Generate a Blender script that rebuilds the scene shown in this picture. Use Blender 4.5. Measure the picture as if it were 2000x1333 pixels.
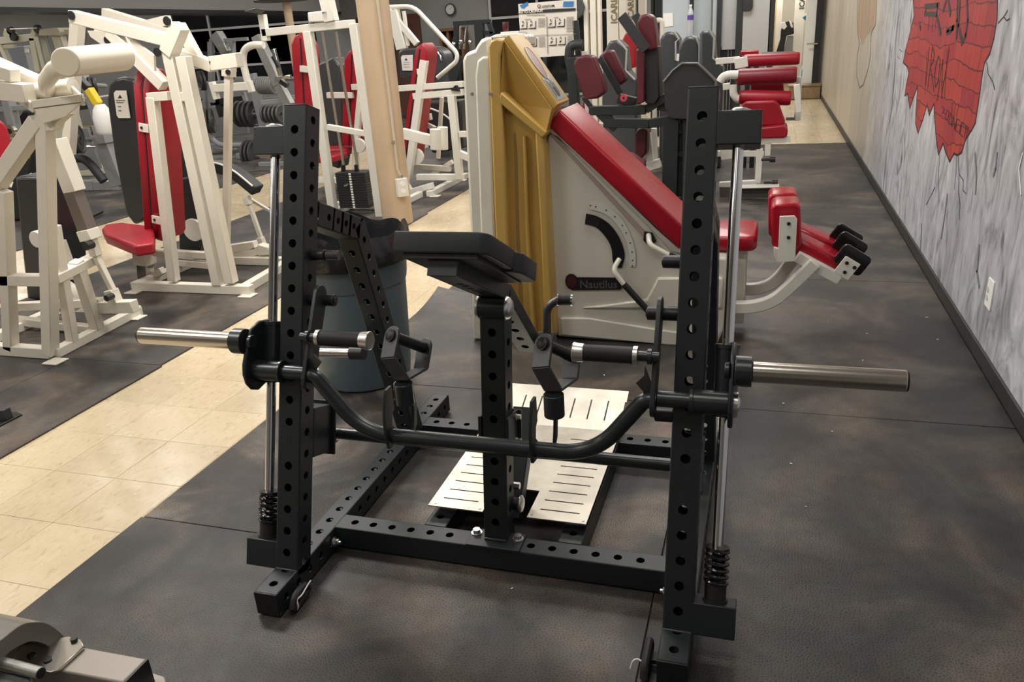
import bpy, bmesh, math, random
from mathutils import Vector, Matrix
V3 = Vector
random.seed(7)
sc = bpy.context.scene
for o in list(bpy.data.objects): bpy.data.objects.remove(o)
COL = sc.collection
PI = math.pi

# ------------------------------------------------------------------ camera
F, PITCH, ROLL, YAW, CH = 1534.3, 0.3707, -0.0670, -0.3224, 1.518
fw = V3((math.sin(YAW)*math.cos(PITCH), math.cos(YAW)*math.cos(PITCH), -math.sin(PITCH)))
rt = V3((math.cos(YAW), -math.sin(YAW), 0)); up = rt.cross(fw)
R_ = rt*math.cos(ROLL) + up*math.sin(ROLL); U_ = -rt*math.sin(ROLL) + up*math.cos(ROLL)
CAM = V3((0, 0, CH))
cam = bpy.data.cameras.new('camera'); co = bpy.data.objects.new('camera', cam); COL.objects.link(co)
m = Matrix((R_, U_, -fw)).transposed().to_4x4(); m.translation = CAM; co.matrix_world = m
cam.sensor_width = 36; cam.lens = F/2000*36; cam.clip_start = .05; cam.clip_end = 100
sc.camera = co

# ------------------------------------------------------------------ light and exposure
sc.view_settings.view_transform = 'Standard'; sc.view_settings.look = 'None'
sc.view_settings.gamma = 1; sc.view_settings.use_curve_mapping = False
sc.view_settings.exposure = -0.42
w = bpy.data.worlds.new('world'); sc.world = w; w.use_nodes = True
w.node_tree.nodes['Background'].inputs[0].default_value = (.03, .035, .045, 1)
w.node_tree.nodes['Background'].inputs[1].default_value = .3
CEIL = 3.25
LIGHTS = []
def lamp(x, y, e=60, sx=1.2, sy=.6, col=(1, .93, .82)):
    l = bpy.data.lights.new('ceiling_lamp', 'AREA'); l.shape = 'RECTANGLE'; l.size = sx; l.size_y = sy
    l.energy = e; l.color = (1, .97, .925)
    o = bpy.data.objects.new('ceiling_lamp', l); COL.objects.link(o); o.location = (x, y, CEIL-.06)
    LIGHTS.append((x, y, sx, sy))
for y, e, e0, e1 in ((-1.6, 30, 6, 14), (.9, 60, 22, 55), (3.4, 62, 42, 115), (6.2, 62, 62, 105), (9.0, 62, 62, 70), (12.0, 62, 62, 62), (15.2, 62, 62, 62)):
    for x in (-.55, -3.2, -6.6, -11.2, -15.0, -19.5): lamp(x, y, e0 if x > -1 else e1 if x > -4 else e)  # all out of view; the leftmost column is added to brighten the far left
lamp(.3, 19.2, 150, 1.2, 1.2); 

def U(px, py, x=None, y=None, z=None, pl=None):
    """point of the plane x=, y=, z= or pl=(point, normal) that projects to the photo pixel (calibration helper)"""
    d = fw + R_*((px-1000)/F) - U_*((py-666.5)/F)
    if pl is not None: t = (pl[0]-CAM).dot(pl[1])/d.dot(pl[1])
    elif x is not None: t = x/d.x
    elif y is not None: t = y/d.y
    else: t = (z-CH)/d.z
    return CAM + d*t
def PLN(a, b, c): a, b, c = V3(a), V3(b), V3(c); return (a, (b-a).cross(c-a).normalized())

# ------------------------------------------------------------------ materials
def M(name, col, rough=.5, metal=0, var=0, vs=6, bump=0, bs=200, coat=0, col2=None, stretch=None, spec=.5, trans=0):
    m = bpy.data.materials.new(name); m.use_nodes = True; nt = m.node_tree; b = nt.nodes['Principled BSDF']
    b.inputs['Base Color'].default_value = (*col, 1); b.inputs['Roughness'].default_value = rough
    b.inputs['Metallic'].default_value = metal; b.inputs['Coat Weight'].default_value = coat
    b.inputs['Specular IOR Level'].default_value = spec; b.inputs['Transmission Weight'].default_value = trans
    N = nt.nodes.new; L = nt.links.new
    if var or bump:
        tc = N('ShaderNodeNewGeometry'); mp = N('ShaderNodeMapping'); L(tc.outputs['Position'], mp.inputs[0])
        if stretch: mp.inputs['Scale'].default_value = stretch
    if var:
        n = N('ShaderNodeTexNoise'); n.inputs['Scale'].default_value = vs; n.inputs['Detail'].default_value = 5; L(mp.outputs[0], n.inputs[0])
        r = N('ShaderNodeValToRGB'); L(n.outputs[0], r.inputs[0])
        c2 = col2 or tuple(c*(1-var) for c in col)
        r.color_ramp.elements[0].position = .35; r.color_ramp.elements[1].position = .65
        r.color_ramp.elements[0].color = (*c2, 1); r.color_ramp.elements[1].color = (*col, 1)
        L(r.outputs[0], b.inputs['Base Color'])
    if bump:
        n2 = N('ShaderNodeTexNoise'); n2.inputs['Scale'].default_value = bs; L(tc.outputs['Position'], n2.inputs[0])
        bp = N('ShaderNodeBump'); bp.inputs['Strength'].default_value = bump; bp.inputs['Distance'].default_value = .002
        L(n2.outputs[0], bp.inputs['Height']); L(bp.outputs[0], b.inputs['Normal'])
    return m
black = M('black_powder_coat', (.012, .0170, .0185), .42, bump=.12, bs=900, spec=.5)
blacks = M('satin_black_tube', (.015, .0205, .0225), .30, spec=.6)
plastic = M('black_plastic', (.010, .010, .011), .45)
rubber = M('black_rubber', (.012, .012, .012), .6)
chrome = M('brushed_steel', (.56, .53, .48), .24, 1, bump=.05, bs=300)
ringm = M('satin_steel_ring', (.66, .65, .62), .32, 1)
chrome2 = M('polished_steel', (.70, .71, .73), .14, 1)
bolt = M('zinc_bolt', (.70, .70, .68), .3, 1)
alu = M('aluminium_plate', (.72, .68, .585), .42, .85, var=.25, vs=9, bump=.1, bs=60)
vinylk = M('black_vinyl', (.016, .019, .021), .5, bump=.25, bs=700)
cream = M('cream_paint', (.75, .705, .60), .38, var=.08, vs=4)
white = M('white_paint', (.78, .76, .68), .35, var=.07, vs=4)
greyp = M('silver_grey_paint', (.26, .27, .28), .4)
red = M('red_vinyl', (.36, .007, .020), .38, var=.2, vs=5, bump=.08, bs=300)
redb = M('bright_red_vinyl', (.40, .006, .020), .27, var=.15, vs=5)
burg = M('burgundy_vinyl', (.095, .012, .019), .38, var=.2, vs=6)
shell = M('ivory_plastic', (.69, .66, .57), .42, var=.05, vs=3, bump=.15, bs=500)
shellg = M('glossy_ivory_plastic', (.74, .71, .60), .16, var=.04, vs=3, coat=.5)
yellow = M('mustard_plastic', (.56, .35, .088), .42, var=.16, vs=3, bump=.12, bs=400)
dark = M('charcoal_panel', (.020, .022, .024), .38)
darkg = M('dark_grey_plastic', (.045, .05, .054), .35)
iron = M('cast_iron', (.045, .046, .045), .45, bump=.3, bs=150)
ironl = M('grey_cast_iron', (.17, .17, .165), .4, bump=.3, bs=150)
canm = M('slate_blue_plastic', (.105, .145, .165), .42, var=.1, vs=5)
bagm = M('bin_liner', (.02, .02, .022), .22, bump=.9, bs=45)
zip_ = M('white_nylon', (.8, .8, .78), .35)
colm = M('tan_painted_steel', (.60, .45, .30), .38, var=.12, vs=2.5)
paper = M('paper', (.72, .68, .60), .6, var=.06, vs=12)
paperw = M('white_paper', (.85, .85, .82), .6)
ink = M('black_ink', (.02, .02, .02), .6)
inkl = M('grey_ink', (.30, .28, .26), .6)
blue = M('blue_tape', (.03, .18, .48), .5)
wood = M('brown_wood', (.16, .075, .03), .5, var=.4, vs=8, stretch=(1, 1, 6))
woodl = M('oak_wood', (.34, .23, .12), .5, var=.35, vs=8)
glassd = M('night_glass', (.006, .007, .009), .06, spec=.8)
clearp = M('clear_plastic', (.9, .93, .95), .05, trans=.9)
greyw = M('grey_wall_paint', (.20, .20, .195), .7, var=.06, vs=1.2)
bluew = M('pale_wall_paint', (.50, .56, .60), .6, var=.05, vs=1)
frost = M('light_grey_panel', (.42, .42, .42), .5, var=.04, vs=2)
purple = M('purple_label', (.12, .06, .35), .5)
yel2 = M('yellow_label', (.75, .55, .02), .5)

def node_mat(name):
    m = bpy.data.materials.new(name); m.use_nodes = True; nt = m.node_tree
    return m, nt, nt.nodes['Principled BSDF'], nt.nodes.new, nt.links.new
def ramp(nt, L, src, stops):
    r = nt.nodes.new('ShaderNodeValToRGB'); L(src, r.inputs[0]); e = r.color_ramp.elements
    while len(e) < len(stops): e.new(.5)
    for el, (p, c) in zip(e, stops): el.position = p; el.color = (*c, 1)
    return r.outputs[0]
def noise(nt, L, vec, s, d=4, dist=0, sc_=None):
    n = nt.nodes.new('ShaderNodeTexNoise'); n.inputs['Scale'].default_value = s; n.inputs['Detail'].default_value = d
    n.inputs['Distortion'].default_value = dist
    if sc_:
        mp = nt.nodes.new('ShaderNodeMapping'); mp.inputs['Scale'].default_value = sc_; L(vec, mp.inputs[0]); vec = mp.outputs[0]
    L(vec, n.inputs[0]); return n.outputs[0]
def mix(nt, L, f, a, b, kind='MIX'):
    x = nt.nodes.new('ShaderNodeMix'); x.data_type = 'RGBA'; x.blend_type = kind
    for sk, v in ((x.inputs[0], f), (x.inputs[6], a), (x.inputs[7], b)):
        if hasattr(v, 'is_output'): L(v, sk)
        elif isinstance(v, tuple): sk.default_value = (*v, 1)
        else: sk.default_value = v
    return x.outputs[2]

def mat_rubber(name, dusty=1.0):
    m, nt, b, N, L = node_mat(name)
    pos = N('ShaderNodeNewGeometry').outputs['Position']
    big = ramp(nt, L, noise(nt, L, pos, 1.9, 7, .9), [(.36, (.019, .0188, .0195)), (.50, (.043, .040, .037)), (.64, (.082*dusty, .071*dusty, .059*dusty))])
    red_ = ramp(nt, L, noise(nt, L, pos, 5.5, 4, .8), [(.45, (1, 1, 1)), (.72, (1.22, 1.0, .88))])
    c = mix(nt, L, 1.0, big, red_, 'MULTIPLY')
    st = ramp(nt, L, noise(nt, L, pos, 14, 5), [(.3, (.80, .80, .80)), (.7, (1.2, 1.2, 1.2))])
    c = mix(nt, L, 1.0, c, st, 'MULTIPLY')
    wv = N('ShaderNodeVectorMath'); wv.operation = 'MULTIPLY_ADD'; wn_ = N('ShaderNodeTexNoise'); wn_.inputs['Scale'].default_value = 30; L(pos, wn_.inputs[0]); L(wn_.outputs['Color'], wv.inputs[0]); wv.inputs[1].default_value = (.006, .006, 0); L(pos, wv.inputs[2])
    vo = N('ShaderNodeTexVoronoi'); vo.inputs['Scale'].default_value = 105; vo.feature = 'DISTANCE_TO_EDGE'; vo.voronoi_dimensions = '2D'; L(wv.outputs[0], vo.inputs['Vector'])
    tone = ramp(nt, L, vo.outputs['Distance'], [(.02, (1.75, 1.72, 1.68)), (.14, (.92, .92, .92)), (.45, (.62, .62, .62))])
    c = mix(nt, L, .75, c, tone, 'MULTIPLY')
    L(c, b.inputs['Base Color']); b.inputs['Roughness'].default_value = .47; b.inputs['Specular IOR Level'].default_value = .38
    bp = N('ShaderNodeBump'); bp.inputs['Strength'].default_value = .5; bp.inputs['Distance'].default_value = .0014
    L(vo.outputs['Distance'], bp.inputs['Height']); L(bp.outputs[0], b.inputs['Normal'])
    return m
matr = mat_rubber('stamped_rubber_mat')
matr2 = mat_rubber('smooth_rubber_mat', 1.15)
matr3 = mat_rubber('dusty_brown_rubber_mat', 1.9)

def mat_tile():
    m, nt, b, N, L = node_mat('cream_vinyl_tile')
    pos = N('ShaderNodeNewGeometry').outputs['Position']; oi = N('ShaderNodeObjectInfo')
    a = ramp(nt, L, noise(nt, L, pos, 60, 6, .9, (1, .4, 1)), [(.28, (.46, .36, .225)), (.40, (.585, .485, .33)), (.55, (.61, .51, .35)), (.72, (.635, .535, .375))])
    c = ramp(nt, L, noise(nt, L, pos, 3, 3), [(.3, (.90, .88, .84)), (.7, (1.03, 1.02, 1.0))])
    a = mix(nt, L, 1.0, a, c, 'MULTIPLY')
    r = ramp(nt, L, oi.outputs['Random'], [(0, (.93, .93, .92)), (1, (1.04, 1.04, 1.04))])
    a = mix(nt, L, 1.0, a, r, 'MULTIPLY'); L(a, b.inputs['Base Color'])
    rr = ramp(nt, L, noise(nt, L, pos, 9, 4), [(.3, (.19, .19, .19)), (.7, (.30, .30, .30))]); L(rr, b.inputs['Roughness'])
    return m
tilem = mat_tile()
grout = M('tile_seam', (.30, .23, .14), .8)

def mat_mural():
    m, nt, b, N, L = node_mat('painted_mural_wall')
    pos = N('ShaderNodeNewGeometry').outputs['Position']
    base = ramp(nt, L, noise(nt, L, pos, 1.6, 5, 1.2, (1, 1, .5)), [(.3, (.37, .375, .40)), (.55, (.50, .505, .53)), (.75, (.58, .585, .60))])
    sw = ramp(nt, L, noise(nt, L, pos, 3.4, 9, 3.2, (1, 1.15, .50)), [(.30, (.16, .16, .17)), (.41, (.66, .66, .67)), (.50, (.98, .98, .98)), (.60, (1.06, 1.06, 1.06)), (.72, (1.4, 1.4, 1.4))])
    area = ramp(nt, L, noise(nt, L, pos, 1.1, 2, .4), [(.38, (.25, .25, .25)), (.56, (1, 1, 1))])
    c = mix(nt, L, area, base, mix(nt, L, 1.0, base, sw, 'MULTIPLY'))
    st = ramp(nt, L, noise(nt, L, pos, 9, 7, 2.5, (1, 1.2, .42)), [(.30, (.62, .62, .63)), (.46, (.97, .97, .97)), (.70, (1.22, 1.22, 1.22))])
    c = mix(nt, L, .7, c, st, 'MULTIPLY')
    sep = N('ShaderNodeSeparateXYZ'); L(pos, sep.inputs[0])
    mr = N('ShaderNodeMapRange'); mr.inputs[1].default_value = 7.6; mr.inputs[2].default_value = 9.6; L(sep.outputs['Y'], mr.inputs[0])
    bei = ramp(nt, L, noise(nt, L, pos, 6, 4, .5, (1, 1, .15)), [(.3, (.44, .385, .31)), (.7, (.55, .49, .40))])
    c = mix(nt, L, mr.outputs[0], c, bei)  # warm light at the far end put into the wall colour as beige
    L(c, b.inputs['Base Color']); b.inputs['Roughness'].default_value = .42
    return m
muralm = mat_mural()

# ------------------------------------------------------------------ mesh builder
def basis(d, up=None):
    d = d.normalized(); up = V3(up) if up is not None else V3((0, 0, 1))
    if abs(d.dot(up.normalized())) > .995: up = V3((0, 1, 0)) if abs(d.y) < .9 else V3((1, 0, 0))
    s = d.cross(up).normalized(); return d, s, s.cross(d).normalized()
class MB:
    def __init__(s): s.v = []; s.f = []
    def add(s, vs, fs):
        n = len(s.v); s.v += [V3(v) for v in vs]; s.f += [tuple(n+i for i in f) for f in fs]; return s
    def box(s, c, sx, sy, sz, ax=None):
        c = V3(c); X, Y, Z = ax or (V3((1, 0, 0)), V3((0, 1, 0)), V3((0, 0, 1)))
        vs = [c+X*(sx/2*i)+Y*(sy/2*j)+Z*(sz/2*k) for i in (-1, 1) for j in (-1, 1) for k in (-1, 1)]
        return s.add(vs, [(0, 1, 3, 2), (4, 6, 7, 5), (0, 4, 5, 1), (2, 3, 7, 6), (0, 2, 6, 4), (1, 5, 7, 3)])
    def bb(s, x0, x1, y0, y1, z0, z1): return s.box(((x0+x1)/2, (y0+y1)/2, (z0+z1)/2), x1-x0, y1-y0, z1-z0)
    def bar(s, a, b, w, h=None, up=None, ext=0):
        a, b = V3(a), V3(b); h = h or w; d, sd, u = basis(b-a, up)
        return s.box((a+b)/2, w, (b-a).length+2*ext, h, (sd, d, u))
    def cyl(s, a, b, r, r2=None, n=20, caps=True):
        a, b = V3(a), V3(b); r2 = r if r2 is None else r2; d, x, y = basis(b-a)
        vs = []
        for P, q in ((a, r), (b, r2)):
            vs += [P+(x*math.cos(2*PI*i/n)+y*math.sin(2*PI*i/n))*q for i in range(n)]
        fs = [(i, (i+1) % n, n+(i+1) % n, n+i) for i in range(n)]
        if caps: fs += [tuple(range(n))[::-1], tuple(range(n, 2*n))]
        return s.add(vs, fs)
    def tube(s, pts, r, n=14, closed=False):
        pts = [V3(p) for p in pts]; m_ = len(pts); vs = []; nrm = None
        for i, p in enumerate(pts):
            t = (pts[(i+1) % m_]-pts[i-1]) if closed else (pts[min(i+1, m_-1)]-pts[max(i-1, 0)])
            t.normalize()
            if nrm is None: nrm = basis(t)[1]
            nrm = (nrm-t*nrm.dot(t)).normalized(); b = t.cross(nrm)
            vs += [p+(nrm*math.cos(2*PI*k/n)+b*math.sin(2*PI*k/n))*r for k in range(n)]
        fs = []
        for i in range(m_ if closed else m_-1):
            j = (i+1) % m_; fs += [(i*n+k, i*n+(k+1) % n, j*n+(k+1) % n, j*n+k) for k in range(n)]
        if not closed: fs += [tuple(range(n))[::-1], tuple(range((m_-1)*n, m_*n))]
        return s.add(vs, fs)
    def sweep(s, pts, w, h, up=(0, 1, 0)):
        """rectangular section along a path; h runs along 'up'"""
        pts = [V3(p) for p in pts]; m_ = len(pts); vs = []
        for i, p in enumerate(pts):
            t = (pts[min(i+1, m_-1)]-pts[max(i-1, 0)]).normalized(); d, sd, u = basis(t, up)
            vs += [p+sd*(w/2*a)+u*(h/2*b) for a, b in ((-1, -1), (1, -1), (1, 1), (-1, 1))]
        fs = [(3, 2, 1, 0), tuple((m_-1)*4+k for k in range(4))]
        for i in range(m_-1): fs += [(i*4+k, i*4+(k+1) % 4, i*4+4+(k+1) % 4, i*4+4+k) for k in range(4)]
        return s.add(vs, fs)
    def prism(s, pts, vec):
        pts = [V3(p) for p in pts]; vec = V3(vec); n = len(pts)
        return s.add(pts+[p+vec for p in pts], [tuple(range(n))[::-1], tuple(range(n, 2*n))]+[(i, (i+1) % n, n+(i+1) % n, n+i) for i in range(n)])
    def pad(s, outl, o, u, v, w, th, e=.012, seg=3):
        """cushion: outline (2D, ccw) in plane u,v at o, thickness th along w, rounded rims"""
        o, u, v, w = V3(o), V3(u), V3(v), V3(w); n = len(outl)
        nr = []
        for i in range(n):
            a, b, c = V3((*outl[i-1], 0)), V3((*outl[i], 0)), V3((*outl[(i+1) % n], 0))
            t = ((b-a).normalized()+(c-b).normalized()); t.normalize(); nr.append((t.y, -t.x))
        lay = []
        for k in range(seg+1):
            q = PI/2*k/seg; lay.append((e*(1-math.sin(q)), e*(1-math.cos(q))))
        L_ = [(ins, h) for ins, h in lay]+[(ins, th-h) for ins, h in reversed(lay)]
        vs = []
        for ins, h in L_:
            for (x, y), (nx, ny) in zip(outl, nr): vs.append(o+u*(x-nx*ins)+v*(y-ny*ins)+w*h)
        fs = [tuple(range(n))[::-1], tuple(range((len(L_)-1)*n, len(L_)*n))]
        for j in range(len(L_)-1): fs += [(j*n+i, j*n+(i+1) % n, (j+1)*n+(i+1) % n, (j+1)*n+i) for i in range(n)]
        return s.add(vs, fs)
    def lathe(s, prof, c, axis=(0, 0, 1), n=32, caps=True):
        c = V3(c); d, x, y = basis(V3(axis)); vs = []
        for r, h in prof: vs += [c+d*h+(x*math.cos(2*PI*i/n)+y*math.sin(2*PI*i/n))*r for i in range(n)]
        fs = []
        for j in range(len(prof)-1): fs += [(j*n+i, j*n+(i+1) % n, (j+1)*n+(i+1) % n, (j+1)*n+i) for i in range(n)]
        if caps: fs += [tuple(range(n))[::-1], tuple(range((len(prof)-1)*n, len(prof)*n))]
        return s.add(vs, fs)
    def sph(s, c, r, n=12, sz=1):
        prof = [(max(r*math.sin(PI*k/n), 1e-4), -r*sz*math.cos(PI*k/n)) for k in range(n+1)]
        return s.lathe(prof, c, n=2*n)
    def ribbon(s, pts, wd, nrm, th=.0008):
        """flat painted stroke: polyline of width wd in the plane with normal nrm"""
        pts = [V3(p) for p in pts]; nrm = V3(nrm)
        for a, b in zip(pts, pts[1:]):
            if (b-a).length < 1e-5: continue
            t = (b-a).normalized(); q = t.cross(nrm).normalized()*wd/2; e = t*wd*.3
            s.prism([a-q-e, b-q+e, b+q+e, a+q-e], nrm*th)
        return s
def wloc(o):
    p = V3((0, 0, 0))
    while o is not None: p += o.location; o = o.parent
    return p
CLAMP = None
def build(name, mb, mat, parent=None, label=None, bev=0, ang=35, flat=False, kind=None, seg=2):
    me = bpy.data.meshes.new(name); off = wloc(parent) if parent else V3((0, 0, 0))
    base = off
    if CLAMP:
        for v in mb.v:
            if v.z < CLAMP: v.z = CLAMP
    if parent is None and mb.v:
        lo = [min(v[i] for v in mb.v) for i in range(3)]; hi = [max(v[i] for v in mb.v) for i in range(3)]
        base = V3(((lo[0]+hi[0])/2, (lo[1]+hi[1])/2, lo[2]))
    me.from_pydata([v-base for v in mb.v], [], mb.f)
    bm = bmesh.new(); bm.from_mesh(me); bmesh.ops.recalc_face_normals(bm, faces=bm.faces); bm.to_mesh(me); bm.free()
    if not flat:
        me.polygons.foreach_set('use_smooth', [True]*len(me.polygons)); me.set_sharp_from_angle(angle=math.radians(ang))
    me.materials.append(mat)
    o = bpy.data.objects.new(name, me); COL.objects.link(o)
    if parent is not None: o.parent = parent
    else: o.location = base
    if bev:
        b = o.modifiers.new('bevel', 'BEVEL'); b.width = bev; b.segments = seg; b.limit_method = 'ANGLE'; b.angle_limit = math.radians(40); b.harden_normals = False
    if label: o['label'] = label
    if kind: o['kind'] = kind
    return o
def thing(name, label, cat, loc, group=None):
    o = bpy.data.objects.new(name, None); COL.objects.link(o); o.location = loc; o.empty_display_size = .1
    o['label'] = label; o['category'] = cat
    if group: o['group'] = group
    return o
def tag(o, label, cat, group=None):
    o['label'] = label; o['category'] = cat
    if group: o['group'] = group
    return o
def copytree(o, loc, label=None, rot=None, scale=None, parent=None):
    c = o.copy(); COL.objects.link(c)
    if parent is None:
        c.location = loc
        if rot is not None: c.rotation_euler = rot
        if scale is not None: c.scale = scale
        if label: c['label'] = label
    else: c.parent = parent
    for ch in list(o.children): copytree(ch, None, parent=c)
    return c
def rrect(w, h, r, n=4):
    out = []
    for cx, cy, a in ((w/2-r, h/2-r, 0), (-w/2+r, h/2-r, PI/2), (-w/2+r, -h/2+r, PI), (w/2-r, -h/2+r, 3*PI/2)):
        out += [(cx+r*math.cos(a+PI/2*k/n), cy+r*math.sin(a+PI/2*k/n)) for k in range(n+1)]
    return out
def fillet(pts, r, n=6):
    pts = [V3(p) for p in pts]; out = [pts[0]]
    for i in range(1, len(pts)-1):
        a, b, c = pts[i-1], pts[i], pts[i+1]; u, v = (a-b), (c-b)
        q = min(r, u.length*.49, v.length*.49); p0 = b+u.normalized()*q; p2 = b+v.normalized()*q
        for k in range(n+1):
            t = k/n; out.append(p0*(1-t)**2+b*2*t*(1-t)+p2*t*t)
    out.append(pts[-1]); return out

def ptube(mb, A, B, W, H, w, h, holes, r=.0125, c=.004, th=.004):
    """hollow square tube from A to B with real round holes. holes: {'+W':[t..], '-W':..., '+H':..., '-H':...}"""
    A, B, W, H = V3(A), V3(B), V3(W).normalized(), V3(H).normalized(); d = (B-A); Ln = d.length; d.normalize()
    def face(N, Lt, half, dist, ts):
        hw = half-c
        P = lambda t, l, dep=0: A+d*t+Lt*l+N*(dist-dep)
        cur = 0
        hl = min(hw, .0315)
        for t in sorted(ts):
            if t-hl > cur+1e-6: mb.add([P(cur, -hw), P(t-hl, -hw), P(t-hl, hw), P(cur, hw)], [(0, 1, 2, 3)])
            bd = [(-hl, -hw), (-hl/2, -hw), (0, -hw), (hl/2, -hw), (hl, -hw), (hl, -hw/2), (hl, 0), (hl, hw/2), (hl, hw), (hl/2, hw), (0, hw), (-hl/2, hw), (-hl, hw), (-hl, hw/2), (-hl, 0), (-hl, -hw/2)]
            ring = []
            for x, y in bd:
                q = math.atan2(y, x); ring.append((r*math.cos(q), r*math.sin(q)))
            vs = [P(t+x, y) for x, y in bd]+[P(t+x, y) for x, y in ring]+[P(t+x, y, th) for x, y in ring]
            fs = [(i, (i+1) % 16, 16+(i+1) % 16, 16+i) for i in range(16)]+[(16+i, 16+(i+1) % 16, 32+(i+1) % 16, 32+i) for i in range(16)]
            mb.add(vs, fs); cur = t+hl
        if cur < Ln: mb.add([P(cur, -hw), P(Ln, -hw), P(Ln, hw), P(cur, hw)], [(0, 1, 2, 3)])
    face(W, H, h/2, w/2, holes.get('+W', [])); face(-W, H, h/2, w/2, holes.get('-W', []))
    face(H, W, w/2, h/2, holes.get('+H', [])); face(-H, W, w/2, h/2, holes.get('-H', []))
    for a in (-1, 1):
        for b in (-1, 1):
            k = c*.3
            p = [(w/2*a, (h/2-c)*b), ((w/2-k)*a, (h/2-k)*b), ((w/2-c)*a, h/2*b)]
            vs = [A+W*x+H*y for x, y in p]+[B+W*x+H*y for x, y in p]
            mb.add(vs, [(0, 1, 4, 3), (1, 2, 5, 4)])
def pcap(mb, P, d, W, H, w, h, th=.006):
    mb.box(V3(P)+V3(d)*th/2, w, th, h, (V3(W), V3(d), V3(H)))

# ================================================================== ROOM
XW = .975; YB = 17.4
fl = build('floor', MB().bb(-24, 3.5, -3.5, 24, -.12, -.0045), grout, kind='structure')
T = .3048; X0T, Y0T = -2.6663-T, 2.679
# cream vinyl tiles: the strips between the mats and the far end, each tile a piece; what lies under mats is left out
tme = None; ntile = 0
def strip(x0i, nx, ylo, yhi):
    out = []
    j0 = int(math.floor((ylo-Y0T)/T)); j1 = int(math.ceil((yhi-Y0T)/T))
    for j in range(j0, j1):
        for i in range(nx): out.append((X0T+(x0i+i)*T, Y0T+j*T))
    return out
cells = strip(-1, 6, -.6, 11.0)+strip(-12, 6, 2.0, 17.2)+strip(3, 12, 10.5, 17.2)+strip(-6, 9, 10.5, 17.2)
seen = set(); cl = []
for x, y in cells:
    k = (round(x, 3), round(y, 3))
    if k in seen: continue
    seen.add(k)
    if x > XW-.02: continue
    cl.append((x, y))
cl.sort(key=lambda p: p[0]**2+p[1]**2)
tmb = MB(); g = .0007
def tilegeo(mb, x, y, w=T, top=0):
    c = .0008
    lo, hi = g, w-g
    ring = lambda q, z: [(x+lo+q, y+lo+q, z), (x+hi-q, y+lo+q, z), (x+hi-q, y+hi-q, z), (x+lo+q, y+hi-q, z)]
    vs = ring(0, -.004)+ring(0, top-c)+ring(c, top)
    mb.add(vs, [(0, 1, 5, 4), (1, 2, 6, 5), (2, 3, 7, 6), (3, 0, 4, 7), (4, 5, 9, 8), (5, 6, 10, 9), (6, 7, 11, 10), (7, 4, 8, 11), (8, 9, 10, 11), (3, 2, 1, 0)])
for k, (x, y) in enumerate(cl):
    if k < 300:
        if tme is None:
            q = MB(); tilegeo(q, 0, 0); o = build('tile', q, tilem, fl, flat=True)
            tme = o.data
            for v in tme.vertices: v.co += wloc(fl)
            o.location = V3((x, y, 0))-wloc(fl)
        else:
            o = bpy.data.objects.new('tile', tme); COL.objects.link(o); o.parent = fl; o.location = V3((x, y, 0))-wloc(fl)
    else: tilegeo(tmb, x, y)
build('far_tiles', tmb, tilem, fl, flat=True, kind='stuff')

# rubber mats: each one a thing
def mat_(x0, x1, y0, y1, label, mt=matr, th=.0095, curl=None, corner=None):
    g2 = .0016; q = MB()
    nx, ny = (14, 18) if curl else (1, 1)
    x0 += g2; x1 -= g2; y0 += g2; y1 -= g2
    top = []; bot = []
    for j in range(ny+1):
        for i in range(nx+1):
            X = x0+(x1-x0)*i/nx; Y = y0+(y1-y0)*j/ny; z = 0
            if curl:
                d = math.hypot((X-curl[0]), (Y-curl[1])); z = curl[2]*max(0, 1-d/curl[3])**2
            top.append((X, Y, th+z)); bot.append((X, Y, .0005+z))
    n = (nx+1)*(ny+1); fs = []
    for j in range(ny):
        for i in range(nx):
            a = j*(nx+1)+i; fs += [(a, a+1, a+nx+2, a+nx+1), (n+a, n+a+nx+1, n+a+nx+2, n+a+1)]
    rim = [i for i in range(nx+1)]+[j*(nx+1)+nx for j in range(1, ny+1)]+[ny*(nx+1)+i for i in range(nx-1, -1, -1)]+[j*(nx+1) for j in range(ny-1, 0, -1)]
    fs += [(rim[k], n+rim[k], n+rim[(k+1) % len(rim)], rim[(k+1) % len(rim)]) for k in range(len(rim))]
    q.add(top+bot, fs)
    o = build('rubber_mat', q, mt, bev=.002 if not curl else 0)
    return tag(o, label, 'floor mat', 'black rubber floor mats')
mat_(-2.05, -.238, -.60, 1.855, 'black rubber floor mat in the foreground under the front feet of the black rack')
mat_(-.238, .962, -.60, 1.24, 'dark rubber floor mat in the bottom right corner of the foreground')
mat_(-2.042, -.238, 1.855, 3.075, 'brownish rubber floor mat under the aluminium foot plate of the rack', matr3)
mat_(-.238, .962, 1.24, 3.075, 'worn brown rubber floor mat under the right steel bar sleeve beside the mural wall')
mat_(-1.94, -.238, 3.075, 4.40, 'rubber floor mat with one corner curling up behind the trash can', matr2, curl=(-1.94, 4.40, .055, .42))
mat_(-.238, .962, 3.075, 4.93, 'dark rubber floor mat under the curved white arms next to the mural wall', matr2)
mat_(-1.92, -.238, 4.415, 6.24, 'taupe rubber floor mat behind the curled one, under the far side of the ivory machine', matr2)
mat_(-.238, .962, 4.93, 6.76, 'rubber floor mat by the wall, behind the two red roller pads', matr2)
mat_(-.238, .962, 6.76, 8.60, 'rubber floor mat under the white leg curl machine', matr2)
mat_(-1.92, -.238, 6.24, 8.60, 'rubber floor mat under the burgundy torso machine', matr2)
mat_(-1.7, .962, 8.60, 10.80, 'last rubber floor mat before the far cream tiles along the mural wall', matr2)
mat_(-3.60, -2.985, -.2, 3.085, 'rubber floor mat at the left edge left of the cream tile aisle', matr2)
mat_(-4.915, -3.60, 1.2, 3.085, 'rubber floor mat in the left corner in front of the nearest white machine', matr2)
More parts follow.
